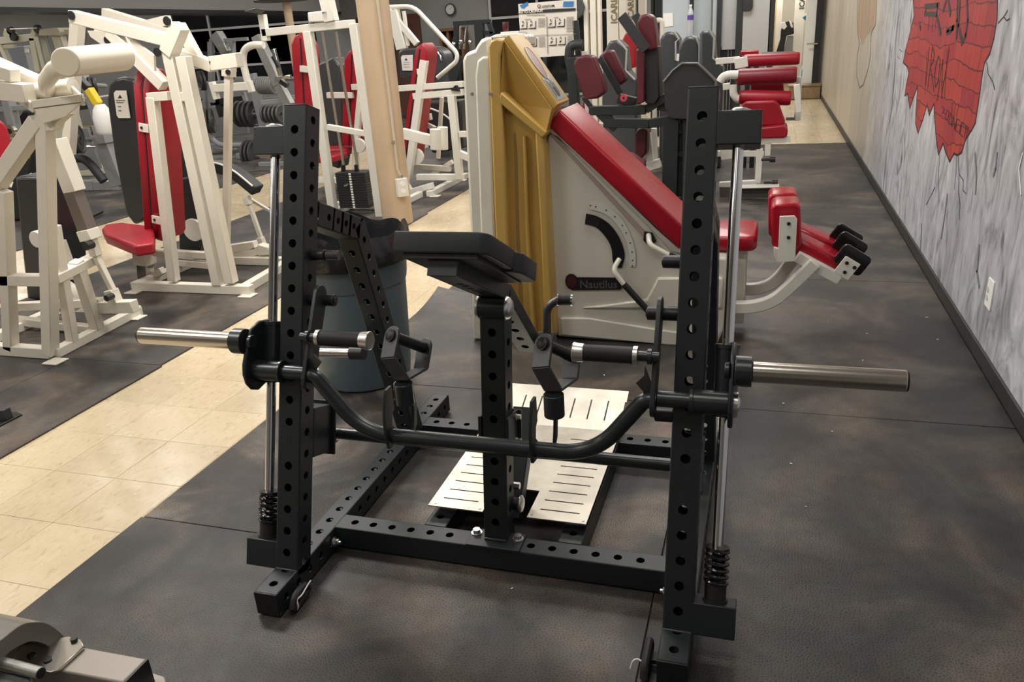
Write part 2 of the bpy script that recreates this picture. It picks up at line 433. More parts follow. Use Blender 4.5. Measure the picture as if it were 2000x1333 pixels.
mat_(-4.915, -4.21, 3.085, 4.92, 'rubber floor mat under the back of the nearest white machine', matr2)
mat_(-4.21, -3.0, 3.085, 4.92, 'rubber floor mat beside the cream aisle under the second white machine', matr2)
mat_(-4.915, -3.0, 4.92, 6.75, 'rubber floor mat behind the second white machine and its lever', matr2)
mat_(-4.915, -3.03, 6.75, 8.9, 'rubber floor mat under the white frame right of the tan column', matr2)
mat_(-4.915, -3.05, 8.9, 11.6, 'rubber floor mat under the farther white frame behind the ivory machine', matr2)
mat_(-9.2, -6.32, 3.6, 8.3, 'rubber floor mat beyond the second cream aisle, under the grey cable arm', matr2)
mat_(-10.5, -6.32, 8.3, 17.2, 'rubber floor mat under the grey weight plate tree', matr2)
mat_(-4.915, -3.05, 11.6, 17.2, 'far rubber floor mat under the black cable station', matr2)
mat_(-16.5, -10.5, 5.0, 17.2, 'far left rubber floor mat below the dark windows', matr2)

# walls
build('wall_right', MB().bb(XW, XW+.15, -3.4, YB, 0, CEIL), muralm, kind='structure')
build('baseboard_right', MB().bb(.963, XW, -3.4, YB-.3, .0, .082), M('black_baseboard', (.030, .028, .026), .5, var=.3, vs=20), kind='structure', bev=.002)
build('wall_front', MB().bb(-24, XW, -3.55, -3.4, 0, CEIL), greyw, kind='structure')
build('wall_left', MB().bb(-24.1, -24, -3.4, 22, 0, CEIL), greyw, kind='structure')
bw = MB().bb(-24, -14.2, YB, YB+.15, 0, CEIL).bb(-14.2, -10.1, YB, YB+.15, 0, .9).bb(-14.2, -10.1, YB, YB+.15, 2.75, CEIL)
bw.bb(-10.1, -5.85, YB, YB+.15, 0, CEIL).bb(-5.85, -2.6, YB, YB+.15, 2.6, CEIL).bb(-5.85, -2.6, YB, YB+.15, 0, .25)
bw.bb(-2.6, -.1, YB, YB+.15, 0, CEIL).bb(-.1, .86, YB, YB+.15, 2.3, CEIL).bb(.86, XW, YB, YB+.15, 0, CEIL)
build('wall_back', bw, greyw, kind='structure')
ce = build('ceiling', MB().bb(-24, 3.5, -3.5, 22, CEIL, CEIL+.1), M('ceiling_tile', (.7, .69, .66), .8), kind='structure')
build('trim_1', MB().bb(-9.9, -9.4, 2, YB, 2.26, CEIL), M('soffit_paint', (.34, .34, .335), .7), kind='structure')
build('trim_2', MB().bb(-9.86, -9.38, 2, YB, 2.20, 2.26), dark, kind='structure')
build('wall_annex', MB().bb(-.5, 3.4, 21.8, 21.95, 0, CEIL).bb(-.55, -.45, YB+.15, 21.8, 0, CEIL).bb(3.3, 3.4, YB+.15, 21.8, 0, CEIL), M('warm_white_wall', (.62, .57, .47), .6), kind='structure')
# fixtures round the ceiling lamps
for k, (x, y, sx, sy) in enumerate(LIGHTS):
    q = MB(); z0 = CEIL-.05
    q.bb(x-sx/2-.03, x-sx/2, y-sy/2-.03, y+sy/2+.03, z0, CEIL).bb(x+sx/2, x+sx/2+.03, y-sy/2-.03, y+sy/2+.03, z0, CEIL)
    q.bb(x-sx/2, x+sx/2, y-sy/2-.03, y-sy/2, z0, CEIL).bb(x-sx/2, x+sx/2, y+sy/2, y+sy/2+.03, z0, CEIL)
    tag(build('ceiling_light', q, white), 'unseen rectangular white ceiling light fixture', 'ceiling light', 'ceiling lights')

def window(nm, x0, x1, z0, z1, xs, zs, y=YB):
    fr = MB(); t = .05
    for x in [x0]+xs+[x1]: fr.bb(x-t/2, x+t/2, y-.05, y+.05, z0, z1)
    for z in [z0]+zs+[z1]: fr.bb(x0, x1, y-.045, y+.045, z-t/2, z+t/2)
    o = build(nm, fr, M('window_frame_paint', (.38, .38, .37), .5), kind='structure')
    X = [x0]+xs+[x1]; Z = [z0]+zs+[z1]
    for a, b in zip(X, X[1:]):
        for c, d in zip(Z, Z[1:]): build('pane', MB().bb(a+.02, b-.02, y-.006, y+.006, c+.02, d-.02), glassd, o)
window('window_1', -14.0, -10.2, .9, 2.70, [-12.95, -11.5, -10.7], [2.1, 1.25])
window('window_2', -5.8, -2.65, .25, 2.55, [-4.75, -3.7], [1.88])
# brown door far behind the column
d = build('door_1', MB().bb(-9.0, -7.45, YB-.05, YB+.0, 0, 2.1), M('dark_red_wood', (.085, .028, .018), .45, var=.3, vs=5, stretch=(6, 6, .6)), kind='structure')
build('door_handle', MB().bb(-7.7, -7.62, YB-.1, YB-.05, .95, 1.05), chrome2, d)
# ------------------------------------------------------------------ mural details on the right wall
NW = (-1, 0, 0)
def WP(px, py, off=0): return U(px, py, x=XW-off)
brick_out = [(1782, -25), (1784, 10), (1785, 30), (1779, 55), (1774, 78), (1768, 100), (1764, 122), (1772, 130), (1775, 142), (1770, 165), (1767, 187), (1773, 183), (1777, 212), (1784, 190), (1792, 170), (1789, 215), (1788, 240), (1793, 260), (1802, 235), (1811, 205), (1815, 225), (1824, 203), (1826, 240), (1829, 275), (1833, 302), (1842, 280), (1847, 297), (1855, 316), (1863, 300), (1870, 303), (1878, 298), (1886, 272), (1897, 255), (1905, 240), (1909, 212), (1914, 180), (1918, 150), (1923, 122), (1933, 105), (1941, 75), (1947, 40), (1949, -25)]
m, nt, b, N, L = node_mat('painted_brick')
pos = N('ShaderNodeNewGeometry').outputs['Position']
mpn = N('ShaderNodeMapping'); mpn.inputs['Rotation'].default_value = (0, 0, 0)
sep = N('ShaderNodeSeparateXYZ'); L(pos, sep.inputs[0]); cmb = N('ShaderNodeCombineXYZ')
ma = N('ShaderNodeMath'); ma.operation = 'MULTIPLY'; ma.inputs[1].default_value = -1; L(sep.outputs['Y'], ma.inputs[0])
L(ma.outputs[0], cmb.inputs[0]); L(sep.outputs['Z'], cmb.inputs[1])
nz = N('ShaderNodeTexNoise'); nz.inputs['Scale'].default_value = 3; L(cmb.outputs[0], nz.inputs[0])
vm = N('ShaderNodeVectorMath'); vm.operation = 'MULTIPLY_ADD'; vm.inputs[1].default_value = (.11, .11, 0); L(nz.outputs['Color'], vm.inputs[0]); L(cmb.outputs[0], vm.inputs[2])
bt = N('ShaderNodeTexBrick'); L(vm.outputs[0], bt.inputs[0]); bt.inputs['Scale'].default_value = 1
bt.inputs['Brick Width'].default_value = .30; bt.inputs['Row Height'].default_value = .098; bt.inputs['Mortar Size'].default_value = .0042
bt.inputs['Color1'].default_value = (.34, .026, .042, 1); bt.inputs['Color2'].default_value = (.46, .055, .040, 1); bt.inputs['Mortar'].default_value = (.11, .016, .02, 1)
bt.inputs['Mortar Smooth'].default_value = .3
c = mix(nt, L, 1.0, bt.outputs['Color'], ramp(nt, L, noise(nt, L, pos, 22, 4, .5, (1, 1.3, .15)), [(.3, (.82, .75, .8)), (.7, (1.15, 1.15, 1.15))]), 'MULTIPLY')
L(c, b.inputs['Base Color']); b.inputs['Roughness'].default_value = .4
wr = bpy.data.objects['wall_right']
build('painted_brick_patch', MB().prism([WP(*p) for p in brick_out], (-.0009, 0, 0)), m, wr, flat=True)
q = MB()
q.ribbon([WP(*p, .001) for p in brick_out], .012, NW)
build('painted_outline', q, M('black_mural_paint', (.03, .02, .02), .5), wr, flat=True)
blk = M('mural_lettering', (.035, .03, .028), .5)
def strokes(name, lst, wd, mt=blk):
    q = MB()
    for s_ in lst: q.ribbon([WP(x, y, .0018) for x, y in s_], wd, NW)
    return build(name, q, mt, wr, flat=True)
# lettering, as far as the frame shows it
strokes('painted_letters', [
    [(1815, 93), (1812, 125), (1808, 165)],                                   # I
    [(1821, 91), (1817, 130), (1812, 172)], [(1821, 91), (1825, 106), (1822, 122), (1817, 129)], [(1817, 129), (1821, 155), (1824, 178)],  # R
    [(1833, 110), (1828, 125), (1825, 150), (1827, 170), (1832, 160), (1835, 130), (1836, 118), (1833, 110)],   # O
    [(1841, 118), (1836, 150), (1831, 196)], [(1841, 118), (1840, 150), (1839, 192)], [(1854, 92), (1847, 140), (1840, 180)],              # N
], .012)
strokes('painted_upper_letters', [
    [(1806, 12), (1833, 10)], [(1808, 20), (1806, 27), (1828, 28)], [(1831, 8), (1829, 30), (1835, 55), (1837, 66)],
    [(1848, 0), (1842, 20)], [(1852, 0), (1856, 28)],
    [(1870, -5), (1869, 40), (1868, 74)], [(1875, -5), (1872, 50), (1869, 60)],
    [(1888, -5), (1890, 40), (1886, 68), (1879, 84), (1874, 60)], [(1796, 48), (1798, 56)], [(1848, 60), (1862, 54), (1856, 60), (1850, 64)],
], .03)
strokes('painted_lower_letters', [
    [(1840, 208), (1844, 214), (1841, 220), (1846, 222)], [(1849, 214), (1846, 232), (1851, 234), (1854, 220), (1849, 214)], [(1857, 221), (1853, 240), (1858, 243), (1861, 226)],
    [(1863, 227), (1859, 248)], [(1863, 227), (1864, 252)], [(1869, 231), (1864, 253)], [(1874, 235), (1869, 232), (1866, 255), (1871, 258)],
    [(1878, 238), (1873, 262)], [(1883, 241), (1878, 240), (1875, 262), (1880, 267)], [(1887, 246), (1883, 270)], [(1884, 244), (1892, 250)], [(1890, 250), (1886, 274)],
], .0065)
strokes('painted_drips', [
    [(1811, 100), (1806, 185)], [(1850, 95), (1845, 190)], [(1860, 200), (1858, 232)], [(1866, 205), (1862, 230)], [(1873, 202), (1868, 228)], [(1815, 30), (1813, 60)], [(1822, 34), (1820, 62)], [(1828, 40), (1826, 62)],
], .004)
strokes('painted_cracks', [
    [(1835, 302), (1833, 340), (1834, 395)], [(1868, 303), (1867, 340), (1864, 370)], [(1871, 303), (1873, 340), (1872, 375), (1875, 400), (1874, 430)],
    [(1873, 340), (1881, 352), (1881, 372), (1886, 378)], [(1826, 366), (1818, 382), (1809, 400)], [(1927, 122), (1930, 145), (1938, 158), (1943, 175)],
    [(1949, 45), (1960, 33), (1966, 40), (1972, 36)], [(1960, 33), (1968, 20)], [(1762, 102), (1757, 96)], [(1757, 116), (1753, 110)],
], .0045)
q = MB()
pk = [(1680, -20), (1677, 20), (1675, 60), (1680, 75), (1684, 90), (1690, 75), (1700, 62), (1709, 50), (1712, 20), (1714, -20)]
build('painted_tan_drip', MB().prism([WP(*p) for p in pk], (-.0009, 0, 0)), M('tan_mural_paint', (.46, .33, .22), .5, var=.2, vs=8, stretch=(1, 1, .3)), wr, flat=True)
strokes('painted_drip_outline', [[(1676, -20), (1675, 65), (1679, 85), (1674, 110), (1673, 150), (1679, 172), (1686, 165), (1694, 140), (1700, 110), (1701, 65), (1710, 48), (1713, -20)]], .014, M('grey_mural_paint', (.16, .14, .14), .5))
strokes('painted_drip_highlight', [[(1697, -20), (1694, 40), (1688, 80), (1684, 130), (1679, 178)], [(1690, -20), (1687, 50), (1684, 90)]], .012, M('cream_mural_paint', (.72, .62, .50), .5))
strokes('painted_highlights', [[(1656, 15), (1657, 30)], [(1750, 8), (1748, 34)], [(1997, 300), (1990, 330), (1994, 380)]], .012, M('white_mural_paint', (.8, .8, .8), .5))
strokes('painted_shadow_marks', [[(1947, 300), (1944, 330), (1940, 342)], [(1904, 300), (1907, 345), (1905, 378)], [(1850, 380), (1845, 420), (1838, 465)], [(1912, 480), (1908, 530), (1912, 560)], [(1800, 440), (1797, 500)]], .02, M('charcoal_mural_paint', (.22, .22, .225), .5))
# wall outlet
q = MB().prism([WP(*p) for p in ((1934.5, 541), (1944.5, 552), (1935, 609), (1924.5, 594))], (-.006, 0, 0))
o = build('wall_outlet', q, paperw, bev=.002); tag(o, 'white duplex outlet plate low on the mural wall', 'outlet')
for a in ((1933, 566), (1931, 581)): build('socket', MB().cyl(WP(*a)-V3((.005,0,0)), WP(*a)-V3((.0085,0,0)), .014), M('outlet_face', (.6, .58, .55), .4), o)
CLAMP = .0102
# ================================================================== BLACK RACK (plate loaded row machine)
X = V3((1, 0, 0)); Y = V3((0, 1, 0)); Z = V3((0, 0, 1))
RX0, RX1, RW, RY, LEAN, RL, RZ = -1.326, -.1885, .0745, 1.6129, .3275, 1.3525, .0897
RC = (RX0+RX1+RW)/2
rack = thing('chest_supported_row_machine', 'black steel row machine with perforated uprights, chest pad and aluminium foot plate', 'gym machine', (RC, 2.2, 0))
D = V3((0, math.sin(LEAN), math.cos(LEAN))); Nn = V3((0, -math.cos(LEAN), math.sin(LEAN)))   # along an upright, its front normal
P_ = .065
def hs(a, n, skip=()): return [a+P_*k for k in range(n) if k not in skip]
for x0, lab in ((RX0, 'left'), (RX1, 'right')):
    xc = x0+RW/2; s_ = 1 if lab == 'left' else -1
    A = V3((xc, RY, RZ))-Nn*RW/2
    q = MB(); ptube(q, A-D*.012, A+D*RL, X, Nn, RW, RW, {'+H': hs(.0617, 20, (5,)), '-H': hs(.0617, 20), '+W': hs(.029, 21), '-W': hs(.029, 21)})
    upr = build('upright', q, black, rack, ang=30)
    q = MB(); pcap(q, A+D*RL, D, X, Nn, RW-.001, RW-.001, .004); build('end_cap', q, plastic, upr, bev=.0015)
    q = MB()
    for dx in (-.005, .005):
        o_ = A+Nn*(RW/2+.0004)+D*(.0617+P_*5)+X*dx
        q.box(o_, .0022, .026, .0008, (X, D, Nn))
    build('size_mark', q, ink, upr, flat=True)
    q = MB().box(A+Nn*RW/2+D*-.001, RW*.96, .006, .008, (X, D, Nn)); build('weld_seam', q, M('weld', (.07, .075, .08), .35, .3), upr, bev=.002)
    # base rail, end caps and feet
    zb = RZ-RW/2
    q = MB(); ptube(q, (xc, 1.505, zb), (xc, 2.83, zb), X, Z, RW, RW, {'+H': hs(.0405, 20), '+W': hs(.04, 20), '-W': hs(.04, 20)})
    rail = build('base_rail', q, black, rack, ang=30)
    q = MB(); pcap(q, (xc, 1.505, zb), -Y, X, Z, RW, RW); build('end_cap', q, plastic, rail, bev=.002)
    q = MB(); pcap(q, (xc, 2.83, zb), Y, X, Z, RW, RW); build('end_cap', q, plastic, rail, bev=.002)
    for y_ in (1.51, 2.76): build('rubber_foot', MB().bb(xc-.034, xc+.034, y_, y_+.06, 0.0102, RZ-RW+.001), rubber, rail, bev=.002)
    # storage loop with zip tie inside the front foot
    xi = xc+s_*(RW/2+.004) if s_ > 0 else xc-RW/2-.004
    lp = fillet([(xi+.022, 1.525, .03), (xi+.022, 1.545, .056), (xi+.022, 1.60, .056), (xi+.022, 1.615, .03), (xi+.022, 1.57, .023), (xi+.022, 1.53, .023)] if s_ > 0 else
                [(xi-.026, 1.50, .03), (xi-.026, 1.515, .058), (xi-.026, 1.60, .058), (xi-.026, 1.615, .03), (xi-.026, 1.57, .023), (xi-.026, 1.51, .023)], .02)
    q = MB().tube(lp, .011, 10, closed=True); q.bar((xi, 1.57, .03), (xi+s_*.03, 1.57, .03), .03, .012); lo = build('rubber_loop', q, rubber, rack)
    if s_ > 0: zp = [(xi+.03, 1.535, .018), (xi+.037, 1.535, .03), (xi+.03, 1.54, .05), (xi+.04, 1.555, .055), (xi+.043, 1.585, .068), (xi+.046, 1.60, .074)]
    else: zp = [(xi-.062, 1.515, .035), (xi-.056, 1.52, .058), (xi-.045, 1.525, .062), (xi-.034, 1.52, .058), (xi-.028, 1.53, .065), (xi-.02, 1.535, .06)]
    build('zip_tie', MB().tube(fillet(zp, .01), .0022, 8), zip_, lo)
    # guide rod blocks, rod, spring
    xr = xc+(-1 if s_ > 0 else 1)*(RW/2+.050)
    rodc = A
    bl = []
    for t0, t1, nm in ((-.005, .078, 'lower_block'), (1.215, 1.297, 'upper_block')):
        q = MB().box(V3((xr, A.y, A.z))+D*(t0+t1)/2, .106, t1-t0, RW*.97, (X, D, Nn)); blo = build(nm, q, black, rack, bev=.003); bl.append(blo)
    T_ = V3((xr, A.y, A.z))
    build('bolt_head', MB().cyl(T_+D*1.297, T_+D*1.302, .030, n=28).cyl(T_+D*1.302, T_+D*1.308, .026, .018, 28), bolt, bl[1])
    build('guide_rod', MB().cyl(T_+D*.078, T_+D*1.215, .0138, n=28), chrome2, rack)
    sp = [T_+D*(.125+.085*k/96)+X*.027*math.cos(k*2*PI*5.2/96)+Nn*.027*math.sin(k*2*PI*5.2/96) for k in range(97)]
    q = MB().tube(sp, .0048, 8); q.cyl(T_+D*.209, T_+D*.217, .030, n=24); spm = build('spring', q, M('gloss_black_steel', (.012, .012, .013), .15), rack)
    build('bumper', MB().cyl(T_+D*.078, T_+D*.128, .027, n=24).cyl(T_+D*.078, T_+D*.084, .031, n=24), rubber, spm)
    # carriage bearing on the rod
    tb = .60
    q = MB().cyl(T_+D*(tb-.045), T_+D*(tb+.125), .029, n=28); q.cyl(T_+D*(tb-.05), T_+D*(tb-.04), .032, n=28).cyl(T_+D*(tb+.12), T_+D*(tb+.13), .032, n=28)
    build('bearing_tube', q, blacks, rack)

def sx(x, s): return x if s > 0 else 2*RC-x
SY, SZ = 1.775, .745      # sleeve axis
BY, BZ = 1.78, .655       # swing bar axis
for s_ in (1, -1):
    f = lambda x, y, z: V3((sx(x, s_), y, z))
    # carriage plate, in the y-z plane outside the upright
    xp = -1.392
    pts = [(1.795, .775), (1.775, .758), (1.757, .725), (1.735, .69), (1.727, .66), (1.731, .63), (1.748, .605), (1.775, .592), (1.83, .60), (1.875, .655), (1.905, .72), (1.905, .755), (1.885, .775), (1.84, .785)]
    q = MB().prism([f(xp-.006, y, z) for y, z in fillet([V3((y, z, 0)) for y, z in pts]+[V3((*pts[0], 0))], .02) for y, z in [(y, z)]] if 0 else [f(xp-.006, y, z) for y, z in pts], X*s_*.012)
    cp = build('carriage_plate', q, black, rack, bev=.004)
    build('sleeve_collar', MB().cyl(f(xp-.006, SY, SZ), f(xp-.045, SY, SZ), .037, n=32), blacks, rack, bev=.002)
    q = MB().cyl(f(xp-.045, SY, SZ), f(-1.766, SY, SZ), .025, n=36)
    sl = build('weight_sleeve', q, chrome, rack, bev=.002)
    build('sleeve_cap', MB().cyl(f(-1.766, SY, SZ), f(-1.770, SY, SZ), .0235, n=32), plastic, sl)
    build('pin_boss', MB().cyl(f(xp+.006, SY, SZ), f(xp+.018, SY, SZ), .020, n=24), blacks, cp, bev=.002)
    # shaft in front of the upright
    q = MB().cyl(f(xp+.006, BY, BZ), f(-1.300, BY, BZ), .030, n=28); q.cyl(f(-1.300, BY, BZ), f(-1.215, BY, BZ), .0205, n=28); q.cyl(f(-1.304, BY, BZ), f(-1.294, BY, BZ), .033, n=28)
    build('pivot_shaft', q, blacks, rack, bev=.0015)
    build('shaft_bolt', MB().cyl(f(xp-.006, BY, BZ), f(xp-.016, BY, BZ), .030, n=28).cyl(f(xp-.016, BY, BZ), f(xp-.022, BY, BZ), .022, .012, 24), bolt, cp)
    # link plate with rounded ends
    a0, b0 = V3((0, BY-.015, BZ-.012)), V3((0, 1.893, .853)); dd = (b0-a0).normalized(); nn = V3((0, -dd.z, dd.y)); rr = .030
    pts = [a0-nn*rr*math.cos(k*PI/8)-dd*rr*math.sin(k*PI/8) for k in range(9)]+[b0+nn*rr*math.cos(k*PI/8)+dd*rr*math.sin(k*PI/8) for k in range(9)]
    xl = -1.207
    lk = build('link_plate', MB().prism([f(xl-.006, p.y, p.z) for p in pts], X*s_*.012), black, rack, bev=.002)
    build('hook_peg', MB().cyl(f(-1.255, 1.912, .832), f(xl+.035, 1.912, .832), .0175, n=24).cyl(f(xl+.035, 1.912, .832), f(xl+.038, 1.912, .832), .011, n=16), plastic, lk, bev=.002)
    gp = [(1.775, .745), (1.81, .725), (1.80, .665), (1.78, .655), (1.745, .70)]
    q = MB().prism([V3((sx(v.x, s_), v.y, v.z)) for v in [U(px, py, y=1.775) for px, py in ((608, 676), (612, 693), (627, 708), (614, 728), (602, 715))]], Y*.006)
    build('gusset', q, M('grey_powder_coat', (.035, .038, .040), .36, spec=.6), lk, bev=.001)
    # hand grip
    gy, gz = 1.785, .765
    build('grip_stub', MB().cyl(f(xl-.012, gy, gz), f(-1.165, gy, gz), .013, n=20).cyl(f(xl+.006, gy, gz), f(xl+.016, gy, gz), .02, n=20), blacks, rack)
    g = build('hand_grip', MB().cyl(f(-1.157, gy, gz), f(-1.032, gy, gz), .0215, n=28), rubber, rack)
    build('grip_ring', MB().cyl(f(-1.167, gy, gz), f(-1.156, gy, gz), .0245, n=28), ringm, g)
    q = MB().lathe([(.0225, 0), (.0235, .004), (.025, .020), (.0265, .027), (.0245, .029), (.012, .0295)], f(-1.032, gy, gz), X*s_)
    build('flared_end_ring', q, ringm, g, bev=.001)

# swinging bar in one bent piece
zb_, yb_ = .487, 1.765
path = fillet([V3((-1.215, BY-.012, BZ)), V3((-1.185, BY-.012, BZ)), V3((-1.055, yb_, zb_)), V3((2*RC+1.055, yb_, zb_)), V3((2*RC+1.185, BY-.012, BZ)), V3((2*RC+1.215, BY-.012, BZ))], .095, 12)
build('swing_bar', MB().tube(path, .0212, 20), blacks, rack, ang=50)
# neutral grip brackets standing on the bar
for s_ in (1, -1):
    xb = -.9645 if s_ > 0 else -.545
    root = V3((xb, yb_, zb_))
    def cres(dx, lab, th=.0085):
        out = [(-.028, -.028), (-.036, .02), (-.032, .07), (-.018, .115), (-.004, .142), (.030, .142)]; inn = [(.030, .07), (.012, .06), (.006, .03), (.026, .01), (.030, -.02), (.010, -.034)]
        q = MB().prism([root+V3((dx, y, z)) for y, z in out+inn], X*th)
        return build('crescent_plate', q, black, rack, bev=.0015)
    cpl = cres(-.006, 0); 
    out = [(.020, -.03), (.060, .0), (.072, .05), (.066, .10), (.05, .142), (.02, .142), (.02, .11), (.045, .09), (.05, .05), (.04, .015)]
    build('crescent_plate', MB().prism([root+V3((.034, y+.02, z)) for y, z in out], X*.0085), black, rack, bev=.0015)
    t = V3((-.901 if s_ > 0 else -.4815, 1.745, .674)); sk = t-Z*.072
    build('swivel_socket', MB().cyl(sk, sk+Z*.062, .0265, n=28), blacks, rack, bev=.002)
    ax = V3((.42, .72, -.55)).normalized(); u_ = V3((0, .55, .72)).normalized(); sd = ax.cross(u_)
    ka, kb = t-ax*.06+u_*.105, t+ax*.06+u_*.105; w2 = .056
    bk = MB()
    for k_ in (ka, kb):
        f1 = k_-u_*.060; b1_ = t+(f1-t)*.18+u_*.0
        bk.box((k_+f1)/2, w2, .007, (k_-f1).length, (sd, ax, u_)); bk.cyl(k_-ax*.0035, k_+ax*.0035, w2/2, n=28)
        dv = (f1-t); dl = dv.length; bk.box((f1+t)/2, w2, .007, dl, (sd, dv.normalized().cross(sd).normalized(), dv.normalized()))
    ub = build('u_bracket', bk, bpy.data.materials['grey_powder_coat'], rack, bev=.0012)
    build('cross_grip', MB().cyl(ka, kb, .0155, n=24), plastic, ub)
    build('grip_bolt', MB().cyl(ka-ax*.0035, ka-ax*.009, .0175, n=24).cyl(ka-ax*.009, ka-ax*.013, .0155, .009, 24), plastic, ub)

# front and rear cross beams, supports
zb = RZ-RW/2; xa, xb = RX0+RW, RX1
q = MB(); ptube(q, (xa, 1.8755, zb), (xb, 1.8755, zb), -Y, Z, RW, RW, {'+H': [t for t in [.052+.0655*k for k in range(15)] if abs(xa+t-RC) > .095], '+W': [], '-W': []})
fb = build('front_crossbeam', q, black, rack, ang=30)
q = MB(); ptube(q, (xa, 2.5875, zb), (xb, 2.5875, zb), -Y, Z, RW, RW, {'+H': hs(.045, 15)}); build('rear_crossbeam', q, black, rack, ang=30)
for xc in (-.9375, 2*RC+.9375+.002):
    q = MB(); ptube(q, (xc, 1.913, zb), (xc, 2.55, zb), X, Z, RW, RW, {'+H': hs(.05, 9)}); build('plate_support', q, black, rack, ang=30)
for p in ((xa+.004, 1.832, .052, 1), (xb-.004, 1.832, .045, -1), (xa+.004, 2.53, .05, 1)):
    q = MB().cyl((p[0], p[1]-.02, p[2]), (p[0]+p[3]*.006, p[1]-.02, p[2]), .016, n=20).cyl((p[0]+p[3]*.006, p[1]-.02, p[2]), (p[0]+p[3]*.018, p[1]-.02, p[2]), .011, n=6).cyl((p[0]+p[3]*.018, p[1]-.02, p[2]), (p[0]+p[3]*.026, p[1]-.02, p[2]), .006, n=12)
    build('bolt', q, bolt, rack)
# centre post
PL_ = math.atan2(.11, .651); PD = V3((0, math.sin(PL_), math.cos(PL_))); PN = V3((0, -math.cos(PL_), math.sin(PL_)))
A = V3((RC, 1.872, RZ+.006))-PN*RW/2
q = MB(); ptube(q, A-PD*.01, A+PD*.70, X, PN, RW, RW, {'+H': hs(.068, 10), '-H': hs(.068, 10), '+W': hs(.1, 9), '-W': hs(.1, 9)})
post = build('centre_post', q, black, rack, ang=30)
bp_ = build('base_plate', MB().box((RC, 1.875, RZ+.004), .170, .085, .008), black, rack, bev=.002)
for dx, dy in ((-.068, .018), (.066, .014)):
    P = V3((RC+dx, 1.875+dy, RZ+.008)); q = MB().cyl(P, P+Z*.003, .017, n=24).cyl(P+Z*.003, P+Z*.014, .013, .012, 6)
    build('bolt', q, bolt, bp_)
build('weld_seam', MB().box((RC, 1.868, RZ+.011), .07, .006, .007), bpy.data.materials['weld'], post, bev=.002)
PV = V3((RC, 2.010, .795))
pv = build('pivot_barrel', MB().cyl(PV-X*.041, PV+X*.041, .035, n=32), blacks, rack, bev=.002)
build('pivot_nut', MB().cyl(PV-X*.041, PV-X*.047, .033, n=28), bolt, pv)
build('pivot_bolt', MB().lathe([(.033, 0), (.031, .006), (.022, .013), (.01, .016)], PV+X*.041, X), bolt, pv)
# chest pad arm: upper piece then steeper lower piece
S1 = V3((0, 1, -.49)).normalized(); N1 = V3((0, .49, 1)).normalized(); hh = .048
a0 = V3((RC, 1.664, .993))+N1*hh/2; a1 = V3((RC, 2.045, .806))+N1*hh/2
q = MB(); Ln = (a1-a0).length; ptube(q, a0, a1, X, N1, RW+.002, hh, {'-H': [.12, .16, .20, .24, .28]}, r=.010)
arm = build('pad_arm', q, black, rack, ang=30)
pcq = MB(); pcap(pcq, a0, -S1, X, N1, RW+.002, hh, .005); build('end_cap', pcq, M('grey_plastic_cap', (.045, .05, .055), .5), arm, bev=.0015)
S2 = V3((0, 1, -1.0)).normalized(); N2 = V3((0, 1, 1)).normalized()
b0 = V3((RC, 2.05, .800))+N2*hh/2; b1 = V3((RC, 2.322, .528))+N2*hh/2
q = MB(); ptube(q, b0-S2*.02, b1, X, N2, RW+.002, hh, {'-H': hs(.16, 4)}, r=.013)
arm2 = build('lower_arm', q, black, rack, ang=30); pcq = MB(); pcap(pcq, b1, S2, X, N2, RW+.002, hh, .005); build('end_cap', pcq, plastic, arm2, bev=.0015)
build('arm_bracket', MB().prism([(RC-.036, 1.985, .83), (RC-.036, 2.05, .80), (RC-.036, 2.06, .77), (RC-.036, 2.01, .775), (RC-.036, 1.985, .80)], X*.072), black, arm)
# chest pad
o_ = V3((RC, 1.655, 1.041+.012)); W1 = N1
out = [(-.118, 0), (.095, 0), (.113, .012), (.119, .03), (.119, .215), (-.118, .215)]
pad = build('chest_pad', MB().pad(out, o_, X, S1, W1, .052, .005), vinylk, rack, ang=40)
build('chest_pad', MB().pad([(-.118, 0), (.119, 0), (.135, .03), (.135, .16), (.125, .175), (-.118, .175)], o_+S1*.216-N1*.006, X, S1, W1, .055, .005), vinylk, rack, ang=40)
build('pad_board', MB().box(o_+S1*.19-N1*.006, .19, .36, .012, (X, S1, N1)), plastic, pad, bev=.001)
# side handle of the lower arm
hb = V3((RC+.062, 2.30, .56))
build('handle_bracket', MB().box(hb+V3((.01, 0, .02)), .052, .05, .05, (X, S2, N2)), black, rack, bev=.002)
hp = fillet([hb+V3((.012, 0, .045)), hb+V3((.012, .01, .135)), hb+V3((.045, .02, .158)), hb+V3((.082, .02, .160))], .03)
hh_ = build('side_handle', MB().tube(hp, .0135, 16), M('dark_steel', (.09, .09, .09), .3, .6), rack)
build('handle_grip', MB().cyl(hb+V3((.052, .02, .159)), hb+V3((.092, .02, .161)), .018, n=24), rubber, hh_)
for x_ in (.046, .092): build('grip_ring', MB().cyl(hb+V3((x_, .02, .160)), hb+V3((x_+.006, .02, .160)), .0205, n=24), chrome2, hh_)
